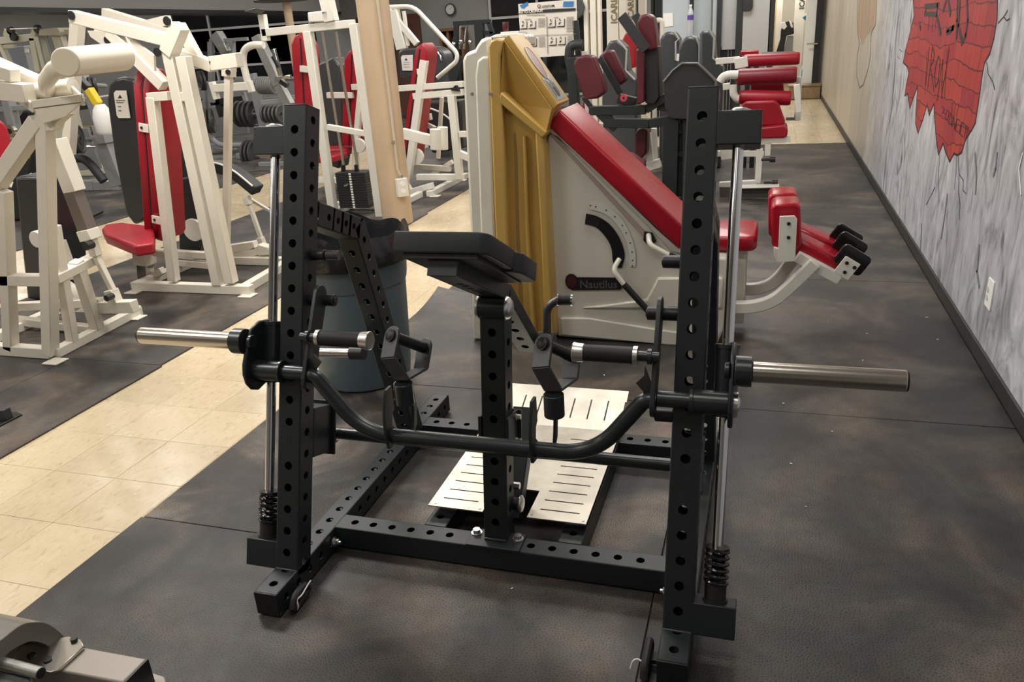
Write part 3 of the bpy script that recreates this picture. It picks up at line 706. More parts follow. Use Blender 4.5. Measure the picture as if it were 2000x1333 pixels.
# strut behind the post, clamp, knob
q = MB(); SD = V3((0, .26, .27)).normalized(); sa = V3((RC+.008, 1.985, .10)); sb = V3((RC+.008, 2.225, .365)); ptube(q, sa, sb, X, V3((0, -.27, .26)).normalized(), RW, .05, {}); 
st = build('rear_strut', q, black, rack, ang=30); pq = MB(); pcap(pq, sb, (sb-sa).normalized(), X, V3((0, -.27, .26)), RW, .05, .004); build('end_cap', pq, plastic, st)
ck = A+PD*.335
build('post_clamp', MB().box(ck-X*(RW/2+.005)-PN*.01, .010, .11, RW+.03, (X, PD, PN)).box(ck+X*(RW/2+.005)-PN*.01, .010, .11, RW+.03, (X, PD, PN)).box(ck-PN*(RW/2+.02), RW+.04, .11, .01, (X, PD, PN)), black, rack, bev=.002)
for dz in (-.035, .04):
    P = ck+PD*dz+X*(RW/2+.01)-PN*.03; build('bolt', MB().cyl(P, P+X*.004, .010, n=20).cyl(P+X*.004, P+X*.016, .008, n=6), bolt, rack)
kp = V3((RC+RW/2+.012, 1.96, .175))
kn = build('adjuster_knob', MB().cyl(kp-X*.03, kp+X*.006, .020, n=20), plastic, rack); build('knob_face', MB().lathe([(.027, 0), (.028, .004), (.02, .010), (.008, .012)], kp+X*.006, X), bolt, kn); build('bolt', MB().cyl(kp+V3((-.02, .03, .045)), kp+V3((0, .03, .045)), .011, n=6), bolt, rack)
# fixed crossbar behind with its brackets
cy, cz = 1.935, .378
build('fixed_crossbar', MB().cyl((xa-.02, cy, cz), (xb+.02, cy, cz), .0185, n=24), blacks, rack)
for s_ in (1, -1):
    f = lambda x, y, z: V3((sx(x, s_), y, z))
    c_ = f(xa+.012, 0, 0)
    q = MB().box(f(RX0+RW/2, 1.862, .425), RW-.004, .10, .15, (X, V3((0, math.cos(.33), -math.sin(.33))), D)).box(f(RX0+RW/2+.006, 1.915, .408), RW+.01, .008, .17, (X, -Nn, D))
    bk_ = build('crossbar_bracket', q, black, rack, bev=.002)
    for z in (.35, .44): build('bolt', MB().cyl(f(xa-.012, 1.935, z), f(xa-.012, 1.948, z), .009, n=6), bolt, bk_)
# pegs through the uprights
for p in ((xa, 1.955, .956, 1, .045), (xb, 1.97, .953, -1, .048), (xb, 1.805, .597, -1, .045), (xb, 1.93, .832, -1, .03)):
    q = MB().cyl((p[0], p[1], p[2]), (p[0]+p[3]*p[4], p[1], p[2]), .0165, n=24); pg = build('storage_peg', q, plastic, rack, bev=.002)
    build('peg_ring', MB().cyl((p[0]+p[3]*p[4], p[1], p[2]), (p[0]+p[3]*(p[4]+.002), p[1], p[2]), .0095, n=16), blacks, pg)
build('safety_rod', MB().cyl((xa+.047, 1.957, .956), (xa+.085, 1.962, .954), .014, n=20), bpy.data.materials['dark_steel'], rack)
# rear frame of each side: top link and sloping leg
for x0 in (RX0, RX1):
    xc = x0+RW/2
    h0 = V3((0, 2.04, 1.03)); d1 = V3((0, 2.26-2.05, -.10)).normalized(); n1 = V3((0, -d1.z, d1.y))
    a = V3((xc, 2.025, 1.062)); b = V3((xc, 2.26, .960))
    q = MB(); ptube(q, a, b, X, n1, RW, RW, {'+W': [.06, .115, .165, .215], '-W': [.06, .115, .165, .215]}, r=.011); build('top_link', q, black, rack, ang=30)
    a = V3((xc, 2.262, .975)); b = V3((xc, 2.515, RZ-.005)); d2 = (b-a).normalized(); n2 = V3((0, d2.z, -d2.y))
    q = MB(); ptube(q, a, b, X, n2, RW, RW, {'+W': hs(.06, 13), '-W': hs(.06, 13), '+H': hs(.09, 13), '-H': hs(.09, 13)}); build('rear_leg', q, black, rack, ang=30)
    sg = -1 if x0 == RX0 else 1
    q = MB().cyl((xc+sg*.04, 2.335, .487), (xc-sg*.00, 2.335, .487), .026, n=24); q2 = MB().cyl((xc+sg*.04, 2.335, .487), (xc+sg*.21, 2.335, .480), .0165, n=24)
# plate storage horn pointing inward-left behind the grip
hn = build('storage_horn', MB().cyl((-1.47, 2.23, .522), (-1.325, 2.23, .527), .0165, n=24), chrome, rack); build('horn_collar', MB().cyl((-1.335, 2.23, .527), (-1.285, 2.23, .529), .024, n=24), plastic, hn)
# aluminium foot plate with real slots
def plate(name, x0, x1, y0, y1, slots, o, ux, uy, n, th=.004, par=None):
    """plate made of strips so that the slots are open; slots: (x, y, len, wid) with len along x if along=='x'"""
    q = MB(); xs = sorted({x0, x1}|{v for s in slots for v in (s[0], s[1])}); ys = sorted({y0, y1}|{v for s in slots for v in (s[2], s[3])})
    g = {}
    def vid(x, y, k):
        key = (round(x, 5), round(y, 5), k)
        if key not in g: g[key] = len(q.v); q.v.append(o+ux*x+uy*y+n*(th*k))
        return g[key]
    cell = {}
    for i in range(len(xs)-1):
        for j in range(len(ys)-1):
            cx, cy = (xs[i]+xs[i+1])/2, (ys[j]+ys[j+1])/2
            cell[i, j] = not any(s[0] < cx < s[1] and s[2] < cy < s[3] for s in slots)
    for (i, j), ok in cell.items():
        if not ok: continue
        a, b, c, d = (xs[i], ys[j]), (xs[i+1], ys[j]), (xs[i+1], ys[j+1]), (xs[i], ys[j+1])
        q.f.append(tuple(vid(*p, 1) for p in (a, b, c, d))); q.f.append(tuple(vid(*p, 0) for p in (d, c, b, a)))
        for (di, dj), (p, r) in {(0, -1): (a, b), (1, 0): (b, c), (0, 1): (c, d), (-1, 0): (d, a)}.items():
            if not cell.get((i+di, j+dj), False): q.f.append((vid(*p, 0), vid(*r, 0), vid(*r, 1), vid(*p, 1)))
    return build(name, q, alu, par or rack, flat=True)
zp = .118; O0 = V3((0, 0, zp)); sw_ = .0058
xl0, xl1 = -.982, -.795; xr0, xr1 = 2*RC+.795-.004, 2*RC+.982-.004
def slots(xa_, xb_): return [(xa_, xb_, 2.02+.054*k, 2.02+.054*k+sw_) for k in range(7)]
fp = plate('foot_plate', xl0, xl1, 1.972, 2.40, slots(xl0+.035, xl0+.155), O0, X, Y, Z)
plate('foot_plate', xr0, xr1, 1.972, 2.40, slots(xr0+.03, xr1-.03), O0, X, Y, Z)
plate('foot_plate', xl1, xr0, 2.125, 2.40, [], O0, X, Y, Z)
plate('foot_plate', xl0, xr1, 2.40, 2.575, [(xr0+.02, xr1-.04, 2.43+.054*k, 2.43+.054*k+sw_) for k in range(2)], O0, X, Y, Z)
ty = V3((0, 1, .36)).normalized(); tn = V3((0, -.36, 1)).normalized()
plate('toe_plate', xl0, xr1, 0, .215, [(xl0+.05+.0665*k, xl0+.05+.0665*k+sw_, .05, .155) for k in range(8)], V3((0, 2.575, zp)), X, ty, tn)
for x in (xl0+.02, xl1-.015, xr0+.012, xr1-.012):
    build('plate_screw', MB().cyl((x, 1.988, zp+.004), (x, 1.988, zp+.0055), .0045, n=12), bolt, fp)
q = MB().bb(-.975, -.90, 2.02, 2.56, RZ, zp); 
# ================================================================== helpers for the frames round the rack
def W_(px, py, **k): return U(px, py, **k)
def bars(root, mat, pl, lst, bev=.004, dep=None):
    """each entry: name, x1, y1, x2, y2, width (m)[, depth (m)]; ends given on the plane pl (a dict for U)"""
    out = []
    nrm = V3((0, 1, 0)) if 'y' in pl else V3((1, 0, 0)) if 'x' in pl else V3((0, 0, 1)) if 'z' in pl else pl['pl'][1]
    for e in lst:
        nm, x1, y1, x2, y2, wd = e[:6]; h = e[6] if len(e) > 6 else wd
        a, b = U(x1, y1, **pl), U(x2, y2, **pl)
        lim = wd/2+.0105 if abs((b-a).normalized().z) < .35 else .0105
        a.z = max(a.z, lim); b.z = max(b.z, lim)
        out.append(build(nm, MB().bar(a, b, wd, h, up=nrm), mat, root, bev=bev))
    return out
def tubes(root, mat, pl, lst, rad=.05, n=14):
    for nm, r, pts in lst: build(nm, MB().tube(fillet([U(x, y, **pl) for x, y in pts], rad), r, n), mat, root, ang=60)
def foot(root, mat, *pts):
    for x, y in pts:
        c = U(x, y, z=.015); build('foot_pad', MB().bb(c.x-.05, c.x+.05, c.y-.045, c.y+.045, .010, .018), mat, root, bev=.002)
def bolts(root, mat, pl, pts, r=.018):
    nrm = V3((0, 1, 0)) if 'y' in pl else V3((1, 0, 0))
    for x, y in pts:
        c = U(x, y, **pl); build('pivot_bolt', MB().cyl(c-nrm*.045, c-nrm*.035, r, n=20), mat, root)
def bolts_(root, pl, pts, r, off): 
    for x, y in pts:
        c = U(x, y, **pl); build('pivot_bolt', MB().cyl(c-Y*off, c-Y*(off+.008), r, n=20), plastic, root)
def poly(root, name, mat, pl, pts, vec, bev=.006, **k):
    return build(name, MB().prism([U(x, y, **pl) for x, y in pts], vec), mat, root, bev=bev, **k)

# ------------------------------------------------------------------ ivory and mustard abdominal machine
ab = thing('abdominal_bench_machine', 'ivory and mustard plastic abdominal machine with a sloping red back pad', 'gym machine', (-.75, 4.0, 0))
P36, P37 = dict(y=3.66), dict(y=3.75)
poly(ab, 'rear_shell', shellg, dict(y=3.66), [(926, 700), (918, 455), (903, 140), (902, 118), (908, 104), (926, 97), (932, 86), (938, 78), (948, 73), (956, 72), (966, 450), (978, 694)], Y*.42, bev=.018)
poly(ab, 'shell_step', shellg, dict(y=3.650), [(948, 690), (938, 455), (927, 150), (931, 118), (942, 110), (955, 110), (966, 450), (976, 692)], Y*.06, bev=.012)
poly(ab, 'shell_cap', shellg, dict(y=3.90), [(950, 90), (954, 74), (968, 67), (1010, 64), (1030, 70), (1030, 90)], Y*.16, bev=.008)
build('seam', MB().prism([U(x, y, y=3.70) for x, y in ((950, 90), (953, 78), (960, 73), (964, 76), (963, 90), (972, 450), (984, 690), (976, 690), (966, 450))], Y*.2), M('seam_gap_shadow', (.16, .13, .09), .6), ab)  # brown strip painting the shade in the gap between the two shells
body = poly(ab, 'tower_shell', yellow, dict(y=3.74), [(962, 82), (968, 76), (984, 77), (1077, 213), (1070, 236), (1068, 266), (1064, 282), (1088, 657), (988, 683), (973, 450)], Y*.22, bev=.010)
poly(ab, 'tower_rib', yellow, dict(y=3.635), [(953, 92), (958, 79), (970, 75), (982, 79), (976, 110), (974, 184), (980, 200), (990, 450), (1004, 681), (981, 688), (967, 450)], Y*.12, bev=.009)
poly(ab, 'tower_rib', yellow, dict(y=3.635), [(975, 190), (978, 180), (1066, 258), (1064, 266), (1058, 270), (976, 202)], Y*.12, bev=.006)
poly(ab, 'lower_panel', yellow, dict(y=3.69), [(978, 198), (1058, 268), (1066, 285), (1086, 656), (1000, 682), (988, 450)], Y*.08, bev=.004)
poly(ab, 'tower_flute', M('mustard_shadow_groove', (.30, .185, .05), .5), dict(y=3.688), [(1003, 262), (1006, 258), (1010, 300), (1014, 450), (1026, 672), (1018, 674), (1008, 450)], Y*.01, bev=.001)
poly(ab, 'tower_rib', yellow, dict(y=3.655), [(1020, 266), (1026, 266), (1032, 450), (1048, 668), (1036, 671), (1025, 450)], Y*.05, bev=.012)
poly(ab, 'tower_rib', yellow, dict(y=3.640), [(1044, 252), (1060, 268), (1070, 450), (1083, 657), (1064, 662), (1055, 450)], Y*.07, bev=.010)
fa, fb_, fc, fd, fe = U(983, 78, y=3.655), U(976, 190, y=3.655), U(996, 200, y=3.735), U(1066, 262, y=3.66), U(1077, 213, y=3.657)
fk = [v+Y*.10 for v in (fa, fb_, fd, fe)]
build('upper_facet', MB().add([fa, fb_, fc, fd, fe]+fk, [(0, 1, 2), (0, 2, 4), (2, 3, 4), (1, 3, 2), (0, 4, 8, 5), (4, 3, 7, 8), (3, 1, 6, 7), (1, 0, 5, 6), (5, 8, 7, 6)]), yellow, ab, flat=True)
# sloping face of the tower with its badge and label
n0 = U(982, 78, y=3.66); n1 = U(1077, 214, y=3.66); sd_ = (n1-n0).normalized(); sn = sd_.cross(Y); sn = sn if sn.x > 0 else -sn
build('slope_panel', MB().pad([(0, 0), ((n1-n0).length, 0), ((n1-n0).length, .24), (0, .24)], n0+V3((0, .01, 0)), sd_, Y, sn, .035, .008), yellow, ab)
oc = n0+sd_*.16+Y*.12+sn*.0365; vs = [oc+sd_*.085*math.cos(t*PI/12)+Y*.052*math.sin(t*PI/12) for t in range(24)]
bo = build('oval_badge', MB().prism(vs, sn*.003), M('oval_badge_red', (.20, .06, .06), .35), ab); build('badge_ring', MB().tube([oc+sd_*.088*math.cos(t*PI/16)+Y*.055*math.sin(t*PI/16)+sn*.002 for t in range(32)], .003, 8, closed=True), shell, bo)
lc = n0+sd_*.300+Y*.12+sn*.036; lb = build('instruction_label', MB().box(lc, .125, .16, .002, (sd_, Y, sn)), M('silver_label', (.32, .31, .29), .35, .3), ab)
q = MB()
for k in range(6): q.box(lc+Y*(-.055+.02*k)+sn*.0015, .10-.02*(k % 3), .004, .001, (sd_, Y, sn))
q.box(lc+Y*.0+sd_*.02+sn*.0015, .05, .035, .001, (sd_, Y, sn)); build('label_print', q, ink, lb, flat=True, kind='stuff')
for px, py in ((958, 184), (923, 184)): 
    c = U(px, py, y=3.63); build('screw', MB().cyl(c, c+V3((0, -.004, 0)), .009, n=16).cyl(c+V3((0, -.004, 0)), c+V3((0, -.005, 0)), .004, n=10), bolt, ab)
# side panel
side = poly(ab, 'side_panel', shell, P37, [(1066, 278), (1074, 256), (1190, 352), (1272, 440), (1330, 496), (1420, 505), (1420, 560), (1416, 640), (1398, 688), (1300, 679), (1200, 667), (1088, 658)], Y*.58, bev=.012)
poly(ab, 'rail_strip', M('tan_strip', (.42, .33, .28), .5), dict(y=3.742), [(1074, 262), (1080, 262), (1262, 456), (1257, 464)], Y*.02, bev=.002)
poly(ab, 'edge_strip', M('grey_strip', (.50, .48, .43), .5), dict(y=3.735), [(1068, 240), (1070, 258), (1090, 268), (1264, 440), (1312, 492), (1334, 496), (1330, 490), (1280, 446), (1150, 318)], Y*.03, bev=.003)
poly(ab, 'relief', shellg, dict(y=3.732), [(1135, 603), (1262, 586), (1284, 543), (1412, 543), (1410, 604)], Y*.03, bev=.010)
poly(ab, 'relief', shell, dict(y=3.735), [(1094, 622), (1150, 622), (1290, 645), (1395, 660), (1395, 690), (1302, 676), (1096, 655)], Y*.03, bev=.006)
poly(ab, 'plinth', plastic, dict(y=3.80), [(1092, 654), (1300, 674), (1390, 684), (1390, 692), (1300, 684), (1092, 664)], Y*.45, bev=.002)
Z8 = lambda x, y: (x/2.857+1020, y/2.857+330)
def arcpts(l): return [U(*Z8(x, y), y=3.744) for x, y in l]
from itertools import chain
def smooth2(l, n=5):
    l = [V3((*p, 0)) for p in l]; out = []
    for i in range(len(l)-1):
        p0, p1, p2, p3 = l[max(i-1, 0)], l[i], l[i+1], l[min(i+2, len(l)-1)]
        for k in range(n):
            t = k/n; v = .5*((2*p1)+(p2-p0)*t+(2*p0-5*p1+4*p2-p3)*t*t+(3*p1-p0-3*p2+p3)*t**3); out.append((v.x, v.y))
    out.append((l[-1].x, l[-1].y)); return out
o1 = smooth2([(357, 250), (420, 266), (490, 312), (545, 390), (572, 480), (555, 552)]); o2 = smooth2([(528, 552), (507, 520), (497, 440), (462, 375), (410, 325), (350, 308)])
build('slot', MB().prism(arcpts(o1+o2), Y*-.003), M('slot_black', (.006, .006, .006), .35), ab)
poly(ab, 'slot_shutter', plastic, dict(y=3.742), [Z8(*p) for p in ((357, 252), (440, 280), (425, 325), (352, 305))], Y*-.003, bev=0)
s1 = smooth2([(385, 184), (475, 212), (560, 286), (612, 390), (632, 480), (630, 546)]); s2 = smooth2([(598, 546), (598, 480), (580, 402), (530, 310), (460, 250), (378, 226)])
sc_ = build('scale_arc', MB().prism(arcpts(s1+s2), Y*-.003), M('pale_scale', (.66, .65, .60), .4), ab)
q = MB()
for k in range(10):
    t = k/9*(len(s1)-1); i = min(int(t), len(s1)-2); a_ = s1[i]; b_ = s2[::-1][min(int(t), len(s2)-1)]
    c = U(*Z8((a_[0]+b_[0])/2, (a_[1]+b_[1])/2), y=3.7395); q.cyl(c, c-Y*.001, .0035, n=8)
build('scale_marks', q, ink, sc_, kind='stuff')
bd = [(1104, 548), (1106, 540), (1112, 535), (1120, 535), (1127, 541), (1214, 542), (1219, 548), (1218, 558), (1212, 566), (1118, 567), (1110, 563), (1105, 556)]
bdg = poly(ab, 'name_badge', M('black_badge', (.012, .01, .01), .35), dict(y=3.744), bd, Y*-.005, bev=.002)
c = U(1115, 551, y=3.7385); build('badge_disc', MB().cyl(c, c-Y*.001, .03, n=24), M('dark_red_disc', (.055, .010, .012), .4), bdg)
def text(name, s_, size, loc, ux, uy, mat, par, ext=.0006, align='LEFT', bold=False):
    """lettering as a real mesh standing on a surface"""
    cu = bpy.data.curves.new(name, 'FONT'); cu.body = s_; cu.size = size; cu.extrude = ext; cu.align_x = align; cu.resolution_u = 2
    if bold: cu.offset = size*.02
    to = bpy.data.objects.new(name, cu); COL.objects.link(to); dg = bpy.context.evaluated_depsgraph_get(); me = bpy.data.meshes.new_from_object(to.evaluated_get(dg))
    bpy.data.objects.remove(to)
    ux, uy = V3(ux).normalized(), V3(uy).normalized(); off = wloc(par)
    for v in me.vertices: v.co = V3(loc)+ux*v.co.x+uy*v.co.y+ux.cross(uy)*v.co.z-off
    me.materials.clear(); me.materials.append(mat); o = bpy.data.objects.new(name, me); COL.objects.link(o); o.parent = par; return o
a_ = U(1132, 563, y=3.7375); b_ = U(1212, 563, y=3.7375); text('lettering', 'Nautilus', .058, a_, b_-a_, Z, M('dark_lettering', (.085, .075, .07), .4), bdg, bold=True)
# levers
def lever(pts, g0, g1, yy, r=.013):
    P = [U(x, y, y=yy) for x, y in pts]; P[0].y += .05
    l = build('lever', MB().tube(fillet(P, .03), r, 14), shellg, ab, ang=60)
    if g0: build('lever_grip', MB().cyl(U(*g0, y=yy), U(*g1, y=yy), r*1.25, n=18), plastic, l, bev=.003)
lever([(1206, 512), (1197, 528), (1222, 560)], (1218, 555), (1270, 612), 3.68)
lever([(1264, 464), (1268, 478), (1312, 502)], (1306, 498), (1325, 508), 3.69)
poly(ab, 'lever_slot', M('slot_black2', (.01, .01, .01), .5), dict(y=3.735), [(1258, 452), (1274, 455), (1282, 472), (1268, 482), (1256, 470)], Y*.01, bev=.003)
# red back pad
pb0, pb1 = U(1068, 246, y=3.72), U(1326, 488, y=3.72); u1 = (pb1-pb0).normalized(); w1 = Y.cross(u1); w1 = w1 if w1.z > 0 else -w1
Lp = (pb1-pb0).length
rp = build('back_pad', MB().pad([(0, 0), (Lp, 0), (Lp, .095), (0, .095)], pb0+V3((0, 0, 0)), u1, w1, Y, .40, .022, 5), redb, ab, ang=60)
sp0 = U(1334, 500, y=3.85); build('seat_pad', MB().pad(rrect(.40, .38, .05), V3((-.215, 4.02, .475)), X, Y, Z, .075, .02), redb, ab, ang=60)
build('seat_post', MB().bb(-.20, -.06, 3.9, 4.15, .08, .475), shell, ab, bev=.01)
# curved arms and roller pads
for yy, pts in ((3.84, [(1330, 602), (1472, 600), (1512, 588), (1548, 556), (1592, 512)]), (4.12, [(1340, 566), (1478, 565), (1506, 556), (1528, 535), (1550, 505)])):
    P = fillet([U(x, y, y=yy) for x, y in pts], .20, 10); build('curved_arm', MB().sweep(P, .058, .05, up=(0, 1, 0)), white, ab, bev=.006, ang=50)
P9 = dict(y=3.82)
for yy, dx, dy in ((4.12, -6, -20), (3.86, 0, 0)):
    c = [(1506+dx, 406+dy), (1514+dx, 399+dy), (1556+dx, 398+dy), (1564+dx, 404+dy), (1566+dx, 480+dy), (1556+dx, 490+dy), (1514+dx, 486+dy), (1507+dx, 478+dy)]
    build('shin_pad', MB().prism([U(x, y, y=yy) for x, y in c], Y*.19), redb, ab, bev=.016, ang=60, seg=4)
poly(ab, 'pad_bracket', white, dict(y=3.80), [(1523, 423), (1552, 422), (1557, 428), (1553, 511), (1519, 513)], Y*.012, bev=.002)
build('bracket_gusset', MB().prism([U(x, y, y=3.84) for x, y in ((1512, 484), (1524, 487), (1522, 512), (1516, 512), (1511, 495))], Y*.25), white, ab, bev=.002)
bolts_(ab, dict(y=3.80), ((1540.5, 437), (1540, 464)), .008, -.002)
a_, b_ = U(1556, 500, y=3.86), U(1640, 545, y=3.86); build('pad_rail', MB().bar(a_, b_, .05, .05, up=Y), white, ab, bev=.003)
poly(ab, 'skid_plate', white, dict(y=3.84), [(1555, 506), (1602, 533), (1600, 537), (1553, 510)], Y*.10, bev=.001)
for yy, (x0, y0, x1, y1) in ((3.88, (1552, 480, 1640, 525)), (4.12, (1552, 458, 1640, 497))):
    a_, b_ = U(x0, y0, y=yy), U(x1, y1, y=yy); t_ = (b_-a_).normalized(); n_ = Y.cross(t_); n_ = n_ if n_.z > 0 else -n_
    build('foot_pad_roll', MB().pad([(0, -.04), ((b_-a_).length, -.04), ((b_-a_).length, .04), (0, .04)], a_, t_, n_, Y, .19, .03, 4), redb, ab, ang=60)
for yy, cx, cy in ((4.22, 1652, 466), (4.04, 1660, 483), (3.86, 1665, 509)):
    c = U(cx, cy, y=yy); ux = (U(cx+20, cy+12, y=yy)-U(cx, cy, y=yy)).normalized(); vx = Y.cross(ux); vx = vx if vx.z > 0 else -vx
    build('end_plate', MB().pad(rrect(.145, .105, .022), c, ux, vx, Y, .022, .004), M('gloss_black_plastic', (.012, .012, .012), .15) if yy > 4.2 else bpy.data.materials['gloss_black_plastic'], ab, ang=40)
c = U(1654, 524, y=3.84); ux = (U(1674, 536, y=3.84)-c).normalized(); vx = Y.cross(ux); vx = vx if vx.z > 0 else -vx
eb = build('end_bracket', MB().box(c, .078, .010, .092, (ux, Y, vx)), white, ab, bev=.002)
for px, py in ((1654, 514), (1669, 523), (1650, 532)):
    c = U(px, py, y=3.835); build('bolt', MB().cyl(c, c-Y*.004, .0085, n=16), plastic, eb)

# ------------------------------------------------------------------ trash can and its liner
can = thing('trash_can', 'round slate blue plastic trash can behind the left leg of the black rack', 'trash can', (-1.81, 3.14, 0))
cc = V3((-1.81, 3.14, 0))
build('can_body', MB().lathe([(.205, .011), (.215, .02), (.225, .10), (.243, .50), (.248, .50), (.252, .52), (.262, .645), (.262, .60)], cc, n=56), canm, can)
build('can_rim', MB().lathe([(.262, .600), (.275, .604), (.280, .64), (.281, .675), (.272, .68), (.262, .67)], cc, n=56, caps=False), plastic, can)
q = MB()
for k in range(4):
    for t in range(8):
        a0 = -1.08+.02*t; a1 = a0+.021; r_ = .2655
        z_ = .555+.016*k
        q.bar(cc+V3((r_*math.cos(a0), r_*math.sin(a0), z_)), cc+V3((r_*math.cos(a1), r_*math.sin(a1), z_)), .004, .005)
build('moulded_mark', q, plastic, can, flat=True, kind='stuff')
rnd = random.Random(3); n_ = 120; prof = []
q = MB(); rows = [(.284, .62), (.286, .66), (.283, .69), (.276, .72), (.268, .745), (.262, .70), (.255, .60)]
vs = []
for j, (r_, z_) in enumerate(rows):
    for i in range(n_):
        k = math.sin(i*2*PI/n_*17+j*.8)*.5+math.sin(i*2*PI/n_*31+1.3*j)*.35+rnd.uniform(-.25, .25)
        a0 = 2*PI*i/n_; rr = r_+.006*k*(1 if j < 5 else .5); dz = .020*math.sin(3*a0+1)+.012*math.sin(7*a0) if j in (3, 4) else (.010*math.sin(9*a0) if j == 0 else 0)
        vs.append(cc+V3((rr*math.cos(a0), rr*math.sin(a0), z_+dz)))
q.add(vs, [(j*n_+i, j*n_+(i+1) % n_, (j+1)*n_+(i+1) % n_, (j+1)*n_+i) for j in range(len(rows)-1) for i in range(n_)])
tag(build('bin_liner', q, bagm, ang=80), 'crinkled dark plastic liner sticking up out of the slate blue trash can', 'bin liner')

# ------------------------------------------------------------------ tan column with conduit
cp_ = V3((-3.13, 6.36, 0))
colo = thing('support_column', 'round tan painted steel column with a power outlet, left of the ivory machine', 'column', cp_)
build('column_shaft', MB().cyl(cp_, cp_+Z*CEIL, .135, n=48), colm, colo, ang=60)
cv = (CAM-cp_); cv.z = 0; cv.normalize(); cr = V3((-cv.y, cv.x, 0)); cr = cr if cr.x > 0 else -cr
def cpt(deg, z, r=.145): a0 = math.radians(deg); d_ = cv*math.cos(a0)+cr*math.sin(a0); return cp_+d_*r+Z*z
cd = MB(); pts = [cpt(17+2*math.sin(z*2)+(6 if z < .5 else 0), z, .147) for z in [.45+.05*k for k in range(57)]]
for a0, b0_ in zip(pts, pts[1:]):
    for k in range(4):
        c0 = a0.lerp(b0_, k/4); c1 = a0.lerp(b0_, (k+.62)/4); cd.cyl(c0, c1, .0125, n=10)
cd.tube(pts, .009, 8)
build('flexible_conduit', cd, M('aluminium_conduit', (.74, .66, .52), .4, .2), colo, kind='stuff')
build('conduit_strap', MB().cyl(cpt(8, .735, .140), cpt(20, .735, .140), .006, n=8).cyl(cpt(14, .725, .155), cpt(14, .745, .155), .014, n=12), bolt, colo)
bx = MB(); dch = (cv*math.cos(.42)+cr*math.sin(.42)); sch = V3((-dch.y, dch.x, 0)); bc = cp_+dch*.165+Z*.345
ob = build('outlet_box', bx.box(bc, .098, .05, .155, (sch, dch, Z)), white, colo, bev=.003)
for dz in (.032, -.032): build('socket', MB().cyl(bc+dch*.025+Z*dz, bc+dch*.029+Z*dz, .022, n=20), paperw, ob)
build('conduit_nut', MB().cyl(bc+Z*.077, bc+Z*.105, .016, n=12), bolt, ob)
# ================================================================== WHITE MACHINE, far left front
FP = dict(y=3.08)
A_ = thing('lever_press_machine', 'cream tube-frame lever machine with a fat roller arm, nearest on the left edge', 'gym machine', (-3.9, 3.4, 0))
SP = dict(pl=PLN((-3.69, 3.05, 0), (-3.76, 3.80, 0), (-3.30, 3.12, 1.28)))
bars(A_, cream, FP, [('post', 88, 215, 99, 692, .064), ('post', 8, 372, 22, 682, .060), ('brace', 78, 236, -12, 368, .075), ('crossbar', 6, 546, 92, 547, .060),
    ('base_rail', -30, 683, 104, 694, .060)])
a, b = V3((-3.70, 3.08, .035)), V3((-3.76, 3.80, .035)); build('base_rail', MB().bar(a, b, .064, .055), cream, A_, bev=.004)
a2, b2 = V3((-4.30, 3.08, .035)), V3((-4.36, 3.80, .035)); build('base_rail', MB().bar(a2, b2, .064, .055), cream, A_, bev=.004)
build('base_rail', MB().bar(V3((-4.36, 3.80, .035)), V3((-3.76, 3.80, .035)), .06, .05), cream, A_, bev=.004)
foot(A_, cream, (108, 706), (266, 620))
SB = dict(pl=PLN((-3.70, 3.10, 0), (-3.76, 3.80, 0), (-3.55, 3.12, 1.28)))
bars(A_, cream, SB, [('brace', 106, 440, 142, 668, .050), ('brace', 148, 510, 190, 640, .060), ('link_arm', 104, 545, 190, 502, .050, .07), ('guide_bar', 112, 536, 160, 520, .04)])
SC = dict(y=3.45)
bars(A_, cream, SC, [('lever_beam', 108, 272, 146, 374, .085), ('lower_beam', 20, 600, 200, 590, .05), ('lower_beam', 25, 625, 180, 650, .05), ('pedal_arm', 186, 600, 264, 598, .07, .06), ('link_rod', 187, 498, 222, 570, .032), ('brace', 118, 470, 145, 545, .045)])
bars(A_, M('worn_steel_sleeve', (.20, .17, .15), .4, .4), SC, [('telescoping_sleeve', 141, 368, 172, 452, .075)])
bars(A_, cream, SC, [('sleeve_end', 170, 448, 178, 468, .085), ('clevis', 176, 462, 188, 500, .05), ('clevis', 216, 566, 226, 590, .06)])
c = U(180, 477, y=3.42); build('pivot_bolt', MB().cyl(c, c-Y*.05, .024, n=20), plastic, A_)
c = U(220, 578, y=3.42); build('pivot_bolt', MB().cyl(c, c-Y*.05, .018, n=20), plastic, A_)
for cx, cy, r_ in ((120, 506, .045), (78, 466, .05), (128, 580, .10)):
    c = U(cx, cy, y=3.5); build('pulley', MB().cyl(c-Y*.03, c+Y*.03, r_, n=28), white, A_, bev=.004)
# pivot tray with its axle, two beams going off to the left, the elbow and the fat roller
ty0 = 3.02
tq = MB().prism([U(x, y, y=ty0) for x, y in ((64, 206), (165, 191), (160, 200), (128, 228), (84, 242), (72, 228))], Y*.01)
build('tray_front', tq, cream, A_, bev=.002)
tl, tr_ = U(64, 204, y=ty0), U(163, 191, y=ty0); tE, tF = U(132, 160, y=3.22), U(32, 171, y=3.22)
build('tray_floor', MB().prism([tl-Z*.012, tr_-Z*.012, tE-Z*.05, tF-Z*.05], Z*-.010), cream, A_, bev=.002)
build('tray_front_lip', MB().bar(tl, tr_, .012, .035), cream, A_, bev=.002)
for P, Q in ((tl, tF), (tr_, tE)): build('tray_cheek', MB().prism([P+Z*.012, Q+Z*.012, Q-Z*.07, P-Z*.035], (P-Q).cross(Z).normalized()*.012), cream, A_, bev=.002)
ax0, ax1 = U(44, 181, y=3.13), U(143, 169, y=3.13); build('axle_tube', MB().cyl(ax0, ax1, .038, n=32), cream, A_)
